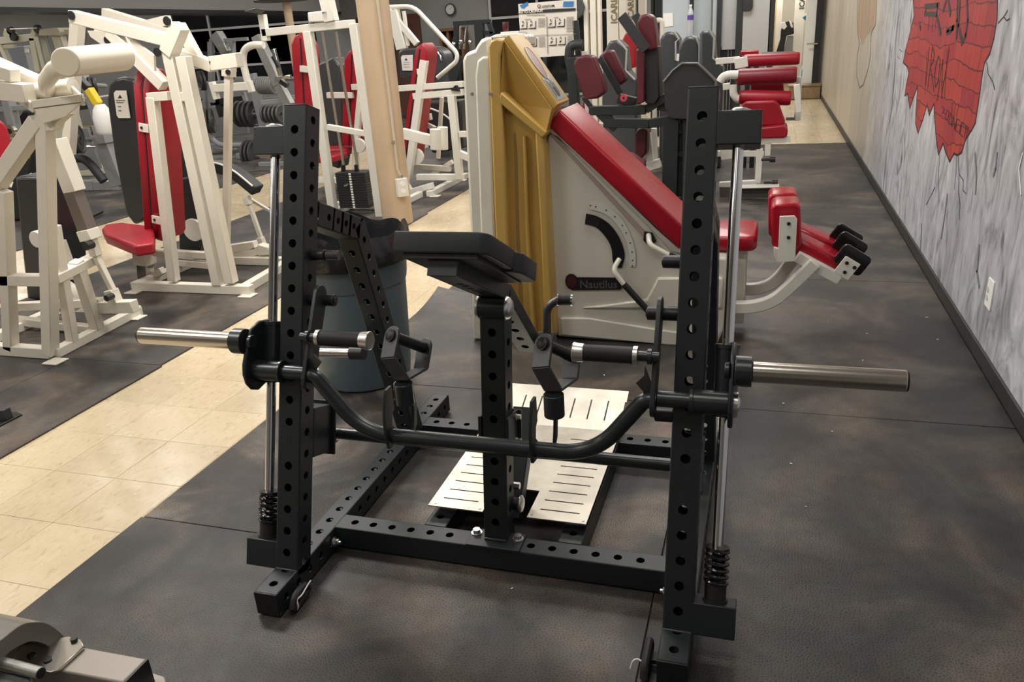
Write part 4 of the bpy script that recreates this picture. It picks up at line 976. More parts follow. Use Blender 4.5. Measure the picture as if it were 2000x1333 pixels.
ab_ = U(36, 184, y=3.05); build('axle_bolt', MB().cyl(ab_, ab_+V3((-.012, -.012, 0)), .022, n=20), plastic, A_)
build('support_gusset', MB().prism([U(x, y, y=3.05) for x, y in ((76, 226), (128, 224), (108, 242), (104, 256), (80, 256))], Y*.06), cream, A_, bev=.003)
bars(A_, cream, dict(y=3.20), [('long_beam', -40, 118, 82, 172, .095, .07)]); bars(A_, cream, dict(y=3.05), [('long_beam', -40, 172, 58, 182, .085, .07), ('long_beam', -30, 128, 30, 148, .06)])
r0, r1 = U(127, 122, y=2.64), U(238, 111, y=3.20); ey = (ax0+ax1)/2
build('elbow_tube', MB().tube(fillet([V3((U(93, 176, y=3.1)).to_tuple()), U(90, 158, y=3.02), U(108, 134, y=2.80), U(140, 122, y=2.74)], .05, 8), .036, 20), cream, A_, ang=60)
build('roller', MB().cyl(r0, r1, .056, .062, n=40), M('cream_roller', (.76, .68, .53), .32), A_, bev=.006)
# red pad and black housing at the frame edge
pp = dict(x=-4.30)
poly(A_, 'back_pad', red, pp, [(-14, 235), (4, 232), (16, 246), (24, 270), (30, 330), (18, 372), (28, 540), (26, 572), (14, 592), (-30, 600)], X*-.10, bev=.025, seg=4)
poly(A_, 'weight_shroud', dark, dict(y=3.95), [(28, 345), (92, 345), (112, 470), (118, 590), (52, 585), (40, 470)], Y*.25, bev=.02)
bars(A_, cream, dict(x=-4.24), [('pad_bracket', 2, 352, 20, 362, .04), ('pad_bracket', 14, 570, 26, 566, .05)])

# ================================================================== WHITE MACHINE, second on the left
B_ = thing('chest_press_machine', 'cream lever machine with a tall red two-layer back pad and red seat', 'gym machine', (-3.75, 4.6, 0))
BP = dict(y=4.26); BQ = dict(y=4.90)
bars(B_, cream, BP, [('base_rail', 262, 560, 492, 566, .062), ('leg', 327, 80, 428, 556, .070), ('leg', 358, 110, 452, 552, .070), ('post', 298, 190, 340, 548, .062), ('crossbar', 292, 190, 332, 187, .055),
    ('top_beam', 142, 32, 345, 82, .075), ('brace', 216, 62, 322, 168, .070), ('crossbar', 340, 190, 376, 188, .055), ('node_beam', 352, 50, 330, 105, .085)])
bars(B_, cream, dict(y=4.42), [('node_beam', 350, 48, 388, 118, .060), ('lever_arm', 334, 98, 418, 130, .070)])
bars(B_, cream, dict(y=4.42), [('lever_arm', 415, 124, 468, 117, .085, .07)])
bars(B_, cream, BQ, [('top_beam', 205, 26, 335, 66, .07), ('top_beam', 272, 54, 330, 40, .065), ('post', 152, 42, 134, 300, .075), ('brace', 188, 64, 212, 72, .05)])
poly(B_, 'gusset_plate', cream, dict(y=4.6), [(170, 60), (208, 60), (236, 84), (230, 92), (205, 94), (196, 86), (176, 72)], Y*.02, bev=.002)
poly(B_, 'gusset_plate', cream, dict(y=4.24), [(246, 68), (300, 108), (302, 150), (290, 140)], Y*.02, bev=.002)
bars(B_, cream, dict(y=4.75), [('link_rod', 447, 132, 442, 480, .045)])
bars(B_, cream, dict(y=4.75), [('clevis', 447, 128, 447, 150, .07)])
bolts_(B_, dict(y=4.22), ((140, 30), (327, 41), (308, 102)), .026, 0); bolts_(B_, dict(y=4.6), ((212, 78),), .024, .01); bolts_(B_, dict(y=4.71), ((446, 141),), .018, 0)
rr0, rr1 = V3((-3.30, 4.26, .04)), V3((-3.42, 5.55, .04))
build('base_rail', MB().bar(rr0, rr1, .062, .060), cream, B_, bev=.004)
build('base_rail', MB().bar(V3((-4.2, 4.95, .04)), V3((-3.36, 4.95, .04)), .06, .06), cream, B_, bev=.004)
build('base_rail', MB().bar(V3((-4.18, 4.28, .04)), V3((-4.18, 5.0, .04)), .06, .06), cream, B_, bev=.004)
foot(B_, cream, (262, 570), (484, 577)); 
bars(B_, cream, dict(y=5.0), [('lower_beam', 345, 505, 500, 478, .06), ('lower_beam', 360, 500, 470, 490, .05), ('pedal_arm', 455, 508, 518, 484, .06)])
bars(B_, cream, dict(y=4.7), [('lower_beam', 300, 492, 420, 500, .05), ('lower_beam', 340, 512, 430, 520, .05)])
poly(B_, 'stop_block', cream, dict(y=4.95), [(502, 478), (524, 484), (526, 498), (504, 500)], Y*.08)
bars(B_, cream, dict(y=5.4), [('link_rod', 486, 396, 510, 466, .032), ('clevis', 480, 384, 487, 400, .05), ('clevis', 508, 464, 514, 480, .05)])
bars(B_, white, dict(y=5.6), [('link_rod', 490, 390, 530, 414, .025)])
# swept black arm pad
P = [U(x, y, y=5.4) for x, y in ((408, 324), (440, 328), (468, 342), (504, 372))]; build('arm_pad', MB().sweep(fillet(P, .2), .085, .12, up=Y), vinylk, B_, bev=.012)
build('arm_trim', MB().tube(fillet([p+V3((0, -.06, .045)) for p in P], .2), .008, 8), cream, B_)
# red two-layer pad, seat, post
bx_ = lambda px, py: U(px, py, y=4.30)
b0, b1 = U(297, 470, y=4.29), U(272, 132, y=4.29); ud = (b1-b0).normalized(); wd_ = Y.cross(ud).normalized(); wd_ = wd_ if wd_.x < 0 else -wd_
H_ = (b1-b0).length
prof = [(0, .03), (0, .24), (.03, .27), (H_-.22, .27), (H_-.10, .22), (H_-.01, .14), (H_, .10), (H_-.03, .04), (H_-.12, .0), (.03, 0)]
prof = [(x, y) for x, y in prof][::-1]
build('back_pad', MB().pad(prof, b0, ud, Y, wd_, .062, .014, 4), red, B_, ang=60)
build('pad_seam', MB().pad([(x*.995+.002, .004+y*.97) for x, y in prof], b0-wd_*.008, ud, Y, wd_, .008, .001), plastic, B_)
build('pad_back', MB().pad(prof, b0-wd_*.068, ud, Y, wd_, .060, .012, 4), red, B_, ang=60)
for py in (250, 430):
    c = U(281 if py == 250 else 306, py, y=4.285); build('pad_tab', MB().box(c, .075, .010, .055, (-wd_, Y, ud)), cream, B_, bev=.003)
    build('tab_bolt', MB().cyl(c-wd_*-.012-Y*.004, c-wd_*-.012-Y*.010, .009, n=12), plastic, B_)
poly(B_, 'seat_pad', red, dict(z=.44), [(198, 446), (206, 438), (240, 434), (300, 442), (300, 474), (262, 480), (204, 457)], Z*-.075, bev=.018, seg=4)
bars(B_, cream, dict(y=4.45), [('seat_post', 278, 478, 284, 516, .11)]); bars(B_, chrome, dict(y=4.45), [('seat_slide', 283, 514, 286, 545, .085)])
bars(B_, cream, dict(y=4.45), [('seat_brace', 290, 488, 328, 500, .05), ('seat_brace', 300, 540, 318, 528, .05)])
c = U(262, 480, y=4.4); build('adjust_lever', MB().tube([c, U(252, 478, y=4.36), U(250, 486, y=4.34)], .012, 10), plastic, B_)
# weight housings with placard
sh = poly(B_, 'weight_housing', dark, dict(y=5.0), [(208, 196), (212, 166), (224, 154), (240, 150), (262, 156), (300, 420), (262, 440), (246, 420), (222, 300)], Y*.32, bev=.02)
pc = poly(B_, 'placard', paper, dict(y=4.985), [(222, 182), (226, 177), (246, 177), (254, 231), (232, 231), (228, 226)], Y*.006, bev=0)
q = MB()
for x, y, l in ((226, 196, 18), (227, 200, 14), (230, 208, 6), (231, 216, 6)): q.bar(U(x, y, y=4.983), U(x+l, y, y=4.983), .006, .003)
q.prism([U(x, y, y=4.983) for x, y in ((230, 192), (234, 185), (238, 192))], Y*.001); build('placard_print', q, ink, pc, flat=True, kind='stuff')
poly(B_, 'lower_housing', dark, dict(y=4.8), [(345, 350), (372, 345), (392, 480), (388, 494), (350, 490)], Y*.2, bev=.01)
build('wheel', MB().cyl(U(376, 450, y=4.78), U(376, 450, y=4.78)+Y*.04, .085, n=32), white, B_, bev=.004)
poly(B_, 'lower_housing', dark, dict(y=5.05), [(316, 190), (336, 190), (350, 340), (345, 420), (330, 400)], Y*.2, bev=.01)

# ================================================================== CABLE TOWER left of the column
C_ = thing('weight_stack_tower', 'white cable tower with a black weight stack, just left of the tan column', 'gym machine', (-3.7, 6.8, 0))
CP = dict(y=6.6)
bars(C_, white, CP, [('post', 692, 46, 744, 425, .075), ('post', 602, 62, 652, 420, .075), ('top_beam', 514, 64, 692, 46, .065, .06), ('post', 634, -20, 648, 42, .10), ('crossbar', 640, 248, 720, 262, .05)])
poly(C_, 'pulley_box', white, dict(y=6.55), [(600, 24), (640, 20), (642, 42), (602, 44)], Y*.12, bev=.01)
bars(C_, white, dict(y=6.9), [('base_rail', 655, 400, 745, 424, .06), ('base_rail', 745, 430, 800, 390, .05)])
build('base_rail', MB().bar(V3((-3.40, 6.6, .04)), V3((-3.40, 7.5, .04)), .06, .06), white, C_, bev=.004)
build('base_rail', MB().bar(V3((-3.92, 6.6, .04)), V3((-3.92, 7.5, .04)), .06, .06), white, C_, bev=.004)
for x0, x1 in ((629, 672), (656, 699)): build('guide_rod', MB().cyl(U(x0, 62, y=6.72), U(x1, 330, y=6.72), .013, n=14), chrome, C_)
for x in (671, 697): build('rod_bushing', MB().cyl(U(x-1, 322, y=6.72), U(x, 336, y=6.72), .022, n=14), plastic, C_)
st_ = [U(x, y, y=6.62) for x, y in ((653, 338), (712, 334), (722, 440), (668, 440))]
wz = (st_[0].z, .08); x_0, x_1 = (st_[0].x+.005), (st_[1].x-.005); npl = 14; dzz = (wz[0]-wz[1])/npl
for k in range(npl):
    z0 = wz[1]+dzz*k; build('stack_plate', MB().bb(x_0, x_1, 6.62, 6.80, z0+.0015, z0+dzz-.0015), dark, C_, bev=.002)
q = MB()
for k in range(npl): z0 = wz[1]+dzz*(k+.5); q.bb((x_0+x_1)/2-.012, (x_0+x_1)/2+.012, 6.6185, 6.620, z0-.008, z0+.008)
build('stack_numbers', q, paperw, C_, flat=True, kind='stuff')
build('selector_pin', MB().cyl(V3(((x_0+x_1)/2-.03, 6.62, wz[1]+dzz*9.5)), V3(((x_0+x_1)/2-.03, 6.55, wz[1]+dzz*9.5)), .008, n=10), bolt, C_)
tubes(C_, white, dict(y=6.5), [('curved_handle', .032, [(515, 88), (490, 88), (476, 98), (474, 120), (484, 160)])], .10)
bars(C_, white, dict(y=6.6), [('swing_arm', 512, 28, 520, 80, .06)])
bars(C_, white, dict(y=6.5), [('handle_bar', 420, 172, 486, 168, .07), ('handle_bracket', 414, 160, 424, 194, .05), ('handle_bracket', 486, 158, 492, 180, .05)])
poly(C_, 'top_plate', dark, dict(z=1.86), [(478, 24), (500, 18), (520, 20), (512, 28)], Z*.01)
# ================================================================== two tall red padded machines behind the tower
def padmachine(name, label, yb, pad, posts, extra=()):
    r = thing(name, label, 'gym machine', U(pad[0], 420, y=yb)*1)
    r.location.z = 0
    x0, y0, x1, y1, wpx = pad
    p0, p1 = U(x0, y0, y=yb), U(x1, y1, y=yb); u_ = (p0-p1).normalized(); H = (p0-p1).length; v_ = u_.cross(Y); v_ = v_ if v_.x > 0 else -v_
    wd = (U(x0+wpx, y0, y=yb)-U(x0, y0, y=yb)).length
    pr = [(-.0, 0), (H-.12, 0), (H-.03, .05), (H, wd*.5), (H-.03, wd-.05), (H-.12, wd), (0, wd)]
    build('back_pad', MB().pad([(a, b-wd*.5) for a, b in pr], p1, u_, v_, Y, .16, .02, 3), red, r, ang=60)
    c0 = p1+v_*.0; build('pad_seam', MB().bar(p1+Y*-.002, p0-u_*.05+Y*-.002, .012, .01, up=Y), plastic, r)
    bars(r, white, dict(y=yb-.02), posts)
    return r
E1 = padmachine('shoulder_press_machine', 'tall red padded seat machine behind the left upright of the black rack', 7.4, (586, 64, 600, 300, 40),
    [('post', 606, 90, 640, 330, .06), ('pad_bracket', 588, 134, 604, 136, .06)])
build('seat_pad', MB().pad(rrect(.42, .36, .05), U(635, 318, y=7.4)+V3((-.1, .15, 0)), X, Y, Z, .07, .015), red, E1, ang=60)
E2 = padmachine('leg_press_machine', 'red padded seat machine seen through the white cable tower', 7.9, (688, 96, 682, 285, 32),
    [('post', 712, 100, 694, 300, .06), ('pad_bracket', 688, 170, 704, 170, .06), ('crossbar', 640, 186, 690, 186, .06)])
build('seat_pad', MB().pad(rrect(.46, .36, .05), U(645, 300, y=7.9)+V3((0, .12, -.02)), X, Y, Z, .07, .015), red, E2, ang=60)
bars(E1, white, dict(y=7.4), [('base_rail', 590, 350, 660, 352, .06), ('leg', 640, 330, 645, 350, .05)])
bars(E2, white, dict(y=7.9), [('base_rail', 650, 340, 760, 344, .06), ('leg', 694, 300, 696, 342, .06)])
build('housing', MB().prism([U(x, y, y=8.2) for x, y in ((612, 130), (650, 112), (664, 128), (672, 270), (662, 330), (625, 320))], Y*.25), darkg, E2, bev=.02)
c = U(700, 285, y=7.8); build('pulley', MB().cyl(c, c+Y*.04, .075, n=28), white, E2, bev=.004)

# ================================================================== white frame machine right of the column
D_ = thing('torso_press_machine', 'white frame machine with a slanted red pad between the tan column and the ivory machine', 'gym machine', (-3.4, 8.2, 0))
DP = dict(y=7.95)
p0, p1 = U(822, 84, y=DP['y']), U(792, 312, y=DP['y']); u_ = (p0-p1).normalized(); v_ = u_.cross(Y); v_ = v_ if v_.x > 0 else -v_; H = (p0-p1).length
pr = [(0, -.06), (H-.16, -.06), (H-.05, -.045), (H, .01), (H-.05, .075), (H-.16, .09), (0, .09)]
build('back_pad', MB().pad(pr, p1, u_, v_, Y, .30, .02, 3), red, D_, ang=60); build('pad_seam', MB().bar(p1-Y*.002, p0-u_*.06-Y*.002, .014, .01, up=Y), plastic, D_)
bars(D_, white, DP, [('post', 829, 118, 795, 372, .075), ('crossbar', 778, 173, 905, 164, .06), ('crossbar', 808, 188, 905, 180, .065), ('leg', 882, 186, 898, 350, .075), ('base_rail', 815, 346, 905, 346, .065), ('pad_bracket', 816, 140, 828, 140, .06), ('crossbar', 898, 262, 925, 262, .06), ('crossbar', 897, 300, 925, 312, .07)])
bars(D_, white, dict(y=7.5), [('lever_arm', 786, 260, 850, 276, .10, .08)])
for cx, yy in ((850, 7.4), (864, 7.6)):
    a, b = U(cx, 252 if yy < 7.5 else 248, y=yy), U(cx+1, 292, y=yy); build('roller', MB().cyl(a, b, .055, n=24), white, D_, bev=.004)
bars(D_, cream, dict(y=8.3), [('link_bar', 863, 190, 856, 310, .04), ('lower_beam', 800, 325, 880, 330, .06), ('lower_beam', 830, 350, 884, 316, .05), ('lower_beam', 812, 232, 842, 228, .07), ('bracket', 826, 240, 850, 252, .05)])
poly(D_, 'housing', dark, dict(y=8.9), [(818, 200), (900, 195), (905, 290), (845, 300), (818, 260)], Y*.2, bev=.02)
tubes(D_, white, dict(y=8.6), [('cable_guard', .010, [(820, 208), (850, 214), (880, 232), (900, 262)])], .2)
c = U(812, 306, y=8.0); build('wheel', MB().cyl(c, c+Y*.04, .085, n=28), white, D_, bev=.004)
h1 = poly(D_, 'rear_housing', darkg, dict(y=9.0), [(776, 104), (784, 96), (812, 94), (830, 98), (836, 150), (800, 152), (780, 150)], Y*.25, bev=.02)
pl_ = poly(D_, 'placard', paperw, dict(y=8.98), [(783, 112), (786, 108), (806, 107), (806, 138), (786, 138)], Y*.004, bev=0)
q = MB(); q.prism([U(x, y, y=8.978) for x, y in ((790, 118), (793, 113), (796, 118))], Y*.001)
for y in (122, 126, 131): q.bar(U(788, y, y=8.978), U(800, y, y=8.978), .006, .002)
build('placard_print', q, ink, pl_, flat=True, kind='stuff')
build('base_rail', MB().bar(V3((-3.30, 7.5, .04)), V3((-3.30, 8.6, .04)), .07, .06), white, D_, bev=.004); foot(D_, white, (902, 352), (850, 383))
bars(D_, white, dict(y=7.6), [('brace', 770, 320, 800, 372, .06), ('base_rail', 800, 378, 846, 362, .06)])
tubes(D_, white, dict(y=9.6), [('bent_tube', .027, [(756, 14), (808, 12), (893, 104), (892, 120), (854, 152)])], .12)
bars(D_, white, dict(y=9.6), [('brace', 760, 20, 815, 86, .07), ('post', 768, 20, 786, 96, .12), ('post', 789, 22, 797, 90, .04)])
poly(D_, 'pulley_mount', plastic, DP, [(884, 176), (892, 166), (896, 166), (902, 178)], Y*-.06, bev=.004)

# ================================================================== burgundy torso machine with placard
G_ = thing('rotary_torso_machine', 'black and burgundy rotary abdominal machine with shoulder pads behind the ivory machine', 'gym machine', (-1.0, 7.2, 0))
GP = dict(y=7.1)
def slab(root, name, mat, px, thick=.12, yy=7.1, e=.02): return poly(root, name, mat, dict(y=yy), px, Y*thick, bev=e, seg=4, ang=60)
slab(G_, 'shoulder_pad', burg, [(1119, 126), (1126, 111), (1144, 107), (1158, 110), (1180, 168), (1181, 182), (1166, 193), (1146, 195), (1138, 188)], .16, 6.95)
slab(G_, 'shoulder_pad', burg, [(1168, 112), (1182, 98), (1196, 98), (1222, 150), (1223, 158), (1210, 168), (1200, 163)], .14, 7.35)
bars(G_, vinylk, dict(y=7.3), [('pad_plate', 1172, 112, 1212, 182, .055)])
slab(G_, 'back_pad', burg, [(1244, 44), (1250, 30), (1266, 26), (1276, 34), (1282, 70), (1284, 96), (1270, 100), (1248, 96)], .22, 7.0)
slab(G_, 'back_pad', burg, [(1242, 98), (1252, 92), (1258, 104), (1258, 200), (1244, 205)], .22, 6.96, .012)
slab(G_, 'pad_back', plastic, [(1258, 98), (1286, 90), (1288, 190), (1278, 204), (1260, 202)], .20, 7.02, .01)
bars(G_, vinylk, dict(y=6.9), [('harness_strap', 1214, 30, 1262, 98, .085, .02)]); bars(G_, vinylk, dict(y=7.3), [('harness_strap', 1240, 28, 1252, 50, .07, .02)])
bars(G_, black, GP, [('frame_arm', 1152, 216, 1262, 214, .075, .10), ('frame_arm', 1180, 240, 1268, 241, .075, .10), ('frame_arm', 1262, 214, 1300, 190, .07), ('frame_arm', 1268, 241, 1330, 232, .075, .09), ('frame_arm', 1172, 218, 1205, 250, .09, .08), ('frame_arm', 1140, 190, 1158, 214, .04)])
c = U(1219, 191, y=7.0); build('adjust_knob', MB().cyl(c, c-Y*.03, .030, n=20), M('red_knob', (.5, .04, .06), .4), G_); build('knob_centre', MB().cyl(c-Y*.03, c-Y*.035, .010, n=12), plastic, G_)
bars(G_, black, dict(y=7.15), [('knob_bracket', 1208, 192, 1242, 200, .08), ('frame_arm', 1285, 205, 1345, 215, .08), ('frame_arm', 1335, 208, 1338, 260, .10)])
# octagonal housing
oc_ = [(1296, 160), (1314, 138), (1332, 124), (1362, 124), (1376, 136), (1398, 158), (1400, 210), (1380, 235), (1310, 232), (1298, 210)]
poly(G_, 'octagonal_housing', M('black_sheet_metal', (.020, .021, .022), .4), dict(y=6.95), oc_, Y*.16, bev=.006)
oq = [U(x, y, y=6.945) for x, y in oc_[:7]]; build('housing_rim', MB().tube(oq, .010, 8), M('dark_grey_trim', (.12, .12, .12), .35), G_)
bars(G_, black, GP, [('post', 1312, 232, 1308, 398, .13), ('post', 1350, 232, 1346, 395, .12), ('crossbar', 1312, 300, 1350, 300, .05), ('base_rail', 1300, 398, 1352, 398, .08)])
poly(G_, 'stack_housing', dark, dict(y=7.14), [(1322, 240), (1344, 240), (1342, 395), (1318, 395)], Y*.2, bev=.004)
tubes(G_, vinylk, dict(y=7.2), [('pole_handle', .042, [(1138, 87), (1122, 87), (1113, 93), (1111, 120), (1120, 138)])], .08)
bars(G_, black, dict(y=7.2), [('post', 1117, 112, 1130, 335, .085)])
slab(G_, 'hip_pad', burg, [(1240, 262), (1246, 252), (1258, 250), (1265, 254), (1262, 300), (1252, 312), (1238, 306)], .26, 7.3)
poly(G_, 'seat_pad', burg, dict(z=.50), [(1200, 300), (1236, 296), (1262, 312), (1258, 330), (1210, 326)], Z*-.09, bev=.015)
slab(G_, 'knee_pad', red, [(1140, 184), (1150, 190), (1150, 212), (1143, 220), (1138, 205)], .12, 7.5, .01)
bars(G_, white, dict(y=7.5), [('frame_tube', 1140, 100, 1160, 320, .06), ('frame_tube', 1174, 240, 1166, 300, .06), ('frame_tube', 1265, 260, 1272, 330, .06), ('base_rail', 1250, 330, 1290, 318, .08), ('base_rail', 1180, 336, 1262, 330, .06)])
poly(G_, 'frame_box', white, dict(y=7.6), [(1266, 250), (1282, 252), (1285, 330), (1268, 335)], Y*.05, bev=.004)
# instruction placard
pq0 = dict(y=7.36)
pcd = poly(G_, 'instruction_placard', paper, pq0, [(1012, 8), (1126, -2), (1129, 107), (1019, 114)], Y*.006, bev=0)
ux = (U(1126, 54, y=7.355)-U(1015, 62, y=7.355)).normalized(); uz = (U(1012, 8, y=7.355)-U(1019, 114, y=7.355)).normalized()
bars(G_, black, dict(y=7.38), [('placard_post', 1124, 40, 1130, 110, .05), ('placard_post', 1064, 112, 1066, 200, .03)])
K = lambda x, y: U(1010+x/12.12, y/12.12, y=7.3545)      # detail crop coordinates of the placard
def pq(name, polys, mt, off=0):
    q = MB()
    for P_2 in polys: q.prism([K(*p) for p in P_2], Y*-.0015)
    return build(name, q, mt, pcd, flat=True, kind='stuff')
pq('placard_band', [[(22, 265), (560, 232), (1385, 190), (1385, 250), (880, 285), (22, 330)]], ink)
pq('placard_rules', [[(690, 390), (710, 390), (735, 1280), (718, 1280)], [(90, 848), (1395, 795), (1395, 805), (90, 858)]]+
   [[(x, y), (x+l, y-6), (x+l, y+8), (x, y+14)] for x, y0, n, l in ((500, 440, 7, 160), (1170, 400, 12, 170), (510, 880, 8, 150), (1190, 850, 6, 130), (230, 350, 1, 430), (180, 450, 1, 140), (860, 405, 1, 120)) for y in [y0+30*k for k in range(n)]]+
   [[(650, 215), (1380, 190), (1380, 205), (650, 230)]], inkl)
boxes = [(70, 690, 165, 190), (270, 680, 175, 190), (730, 650, 180, 190), (945, 635, 180, 190), (150, 1110, 110, 190), (300, 1100, 165, 190), (755, 1080, 175, 190), (965, 1065, 180, 190)]
bf = []
for x, y, w_, h_ in boxes: bf += [[(x, y-14), (x+w_, y-26), (x+w_, y), (x, y+4)], [(x+w_-12, y-h_), (x+w_+4, y-h_), (x+w_+4, y), (x+w_-12, y)], [(x+40, y-100), (x+92, y-108), (x+90, y-88), (x+60, y-80), (x+55, y-50), (x+38, y-50)], [(x+60, y-150), (x+95, y-160), (x+85, y-135)], [(x+45, y-190), (x+75, y-195), (x+70, y-165), (x+50, y-160)]]
pq('placard_figures', bf, ink)
pq('blue_tape', [[(60, 130), (250, 40), (255, 125), (190, 150), (180, 195), (100, 185)], [(1100, 35), (1345, 30), (1330, 155), (1085, 155)]], blue)
text('lettering', 'Q', .042, K(478, 190)-Y*.003, ux, uz, M('logo_dark_red', (.22, .03, .04), .5), pcd, bold=True)
text('lettering', 'UANTUM', .027, K(590, 182)-Y*.003, ux, uz, ink, pcd, bold=True)
text('lettering', 'ROTO-CRUNCH', .030, K(40, 322)-Y*.003, ux, uz, paperw, pcd, bold=True)

# dark round topped shrouds behind it
def shroud(label, pts, cap, yy=9.3, grp=None):
    r = thing('weight_stack_shroud', label, 'machine shroud', U(pts[0][0], 300, y=yy)); r.location.z = 0
    c_ = [U(x, y, y=yy) for x, y in pts]; zmin = .012
    c2 = c_+[V3((c_[-1].x, yy, zmin)), V3((c_[0].x, yy, zmin))]
    build('shroud_body', MB().prism(c2, Y*.35), darkg, r, bev=.03)
    e_ = [U(x, y, y=yy-.02) for x, y in cap]; build('trim_edge', MB().tube(e_, .012, 8), M('grey_trim', (.35, .35, .34), .4), r)
    return r
shroud('dark grey rounded weight shroud right of the burgundy back pad', [(1288, 170), (1289, 78), (1294, 66), (1304, 62), (1316, 62), (1326, 76), (1328, 96), (1338, 130)], [(1316, 62), (1326, 76), (1320, 82), (1320, 118)], 9.6)
S2_ = shroud('dark grey shroud carrying the plastic water bottle on its top', [(1322, 170), (1323, 100), (1330, 80), (1340, 72), (1352, 71), (1360, 74), (1366, 90), (1367, 130)], [(1352, 71), (1360, 74), (1366, 88), (1366, 125)], 9.2)
build('white_sticker', MB().prism([U(x, y, y=9.19) for x, y in ((1322, 105), (1327, 105), (1326, 119), (1321, 119))], Y*-.004), paperw, S2_)
shroud('tallest dark shroud right of the water bottle', [(1366, 200), (1366, 66), (1370, 60), (1385, 59), (1395, 74), (1397, 115), (1412, 130), (1412, 165)], [(1385, 59), (1395, 74), (1393, 114), (1411, 128)], 9.0)
shroud('silver trimmed dark shroud behind the two burgundy shoulder pads', [(1176, 200), (1180, 100), (1190, 80), (1206, 78), (1220, 92), (1226, 140), (1244, 158)], [(1206, 78), (1224, 98), (1222, 138), (1240, 156)], 9.5)
bt_ = U(1348, 71, y=9.35); bot = thing('water_bottle', 'clear plastic water bottle with a purple label standing on a dark shroud', 'bottle', bt_)
build('bottle_body', MB().lathe([(.030, 0), (.033, .01), (.031, .06), (.033, .11), (.033, .20), (.028, .245), (.014, .285), (.013, .30)], bt_, n=24), M('bottle_plastic', (.82, .86, .88), .12, trans=.55), bot, ang=60)
build('bottle_label', MB().lathe([(.0345, .165), (.0345, .215)], bt_, n=24, caps=False), purple, bot); build('bottle_cap', MB().cyl(bt_+Z*.30, bt_+Z*.32, .015, n=16), paperw, bot)
pr_ = thing('padded_bench_stand', 'bright red upholstered panel on a white stand behind the burgundy machine', 'gym bench', V3((U(1230, 130, y=10.7).x, 10.7, 0)))
poly(pr_, 'red_panel', red, dict(y=10.6), [(1212, 84), (1222, 64), (1242, 62), (1242, 132), (1224, 134)], Y*.1, bev=.02)
build('post', MB().bar(V3((pr_.location.x, 10.74, .01)), V3((pr_.location.x, 10.74, 1.35)), .06), white, pr_, bev=.004); build('foot', MB().bb(pr_.location.x-.2, pr_.location.x+.2, 10.65, 10.85, .0, .05), white, pr_, bev=.004)

# ================================================================== leg curl machine with red rollers
L_ = thing('leg_curl_machine', 'white leg curl machine with stacked red roller pads and red seat near the mural wall', 'gym machine', (-.05, 7.8, 0))
def roll(x0, y0, x1, y1, hpx, yy, mt=red):
    a, b = U(x0, y0, y=yy), U(x1, y1, y=yy); r = (U(x0, y0, y=yy)-U(x0, y0+hpx, y=yy)).length/2
    return build('roller_pad', MB().lathe([(r*.86, 0), (r*.97, .012), (r, .03), (r, (b-a).length-.03), (r*.97, (b-a).length-.012), (r*.86, (b-a).length)], a, b-a, n=28), mt, L_, ang=50)
roll(1452, 119, 1562, 114, 24, 8.1); roll(1438, 151, 1556, 146, 32, 7.8, M('deep_red_vinyl', (.20, .008, .020), .38)); roll(1444, 190, 1545, 192, 28, 7.7)
slab(L_, 'thigh_pad', red, [(1466, 164), (1530, 162), (1532, 182), (1466, 184)], .10, 7.95, .01)
slab(L_, 'back_pad', red, [(1440, 214), (1456, 199), (1514, 197), (1522, 204), (1534, 238), (1530, 245), (1470, 248)], .10, 7.55, .02)
slab(L_, 'seat_pad', red, [(1462, 252), (1530, 245), (1539, 252), (1538, 266), (1530, 270), (1462, 272)], .36, 7.45, .015)
bars(L_, white, dict(y=7.5), [('seat_rail', 1440, 276, 1544, 272, .045, .06), ('seat_bracket', 1500, 278, 1499, 304, .05), ('frame_tube', 1400, 300, 1492, 300, .05), ('slanted_post', 1484, 290, 1480, 358, .055), ('base_rail', 1405, 362, 1478, 358, .06), ('frame_tube', 1418, 285, 1420, 310, .10), ('frame_tube', 1556, 165, 1560, 220, .05)])
bars(L_, white, dict(y=7.35), [('step_plate', 1440, 365, 1522, 363, .012, .14)])
poly(L_, 'footboard', M('grey_footboard', (.07, .065, .06), .5), dict(y=7.36), [(1405, 366), (1478, 366), (1520, 364), (1500, 386), (1406, 386)], Y*.02, bev=.002)
for cx, cy in ((1503, 312), (1508, 357)): 
    c = U(cx, cy, y=7.42); build('adjust_knob', MB().cyl(c-X*.07, c, .012, n=10).cyl(c, c+X*.05, .024, n=14), plastic, L_)
tubes(L_, white, dict(y=7.75), [('bent_tube', .038, [(1406, 160), (1412, 150), (1424, 146), (1442, 146)]), ('bent_tube', .034, [(1432, 166), (1432, 184), (1440, 194), (1450, 196)])], .10)
bars(L_, white, dict(y=8.1), [('frame_arm', 1398, 120, 1445, 116, .055), ('bracket', 1447, 112, 1449, 132, .12), ('bracket', 1412, 170, 1426, 168, .06)])
bars(L_, white, dict(y=7.9), [('frame_tube', 1560, 150, 1558, 235, .05)])
bars(L_, greyp, dict(y=8.2), [('frame_tube', 1535, 232, 1560, 232, .03), ('frame_tube', 1560, 200, 1556, 232, .05)])
tag(poly(None, 'red_pad', redb, dict(y=9.2), [(1444, 108), (1446, 100), (1481, 99), (1482, 106), (1470, 110)], Y*.3, bev=.01), 'flat bright red pad behind the topmost roller of the leg curl machine', 'pad')
bk2 = thing('bench_frame', 'low black bench frame behind the red rollers', 'bench', (U(1500, 108, y=9.0).x, 9.2, 0))
build('bench_pad', MB().prism([U(x, y, y=8.9) for x, y in ((1474, 110), (1490, 104), (1552, 102), (1560, 108), (1556, 112))], Y*.3), vinylk, bk2, bev=.01)
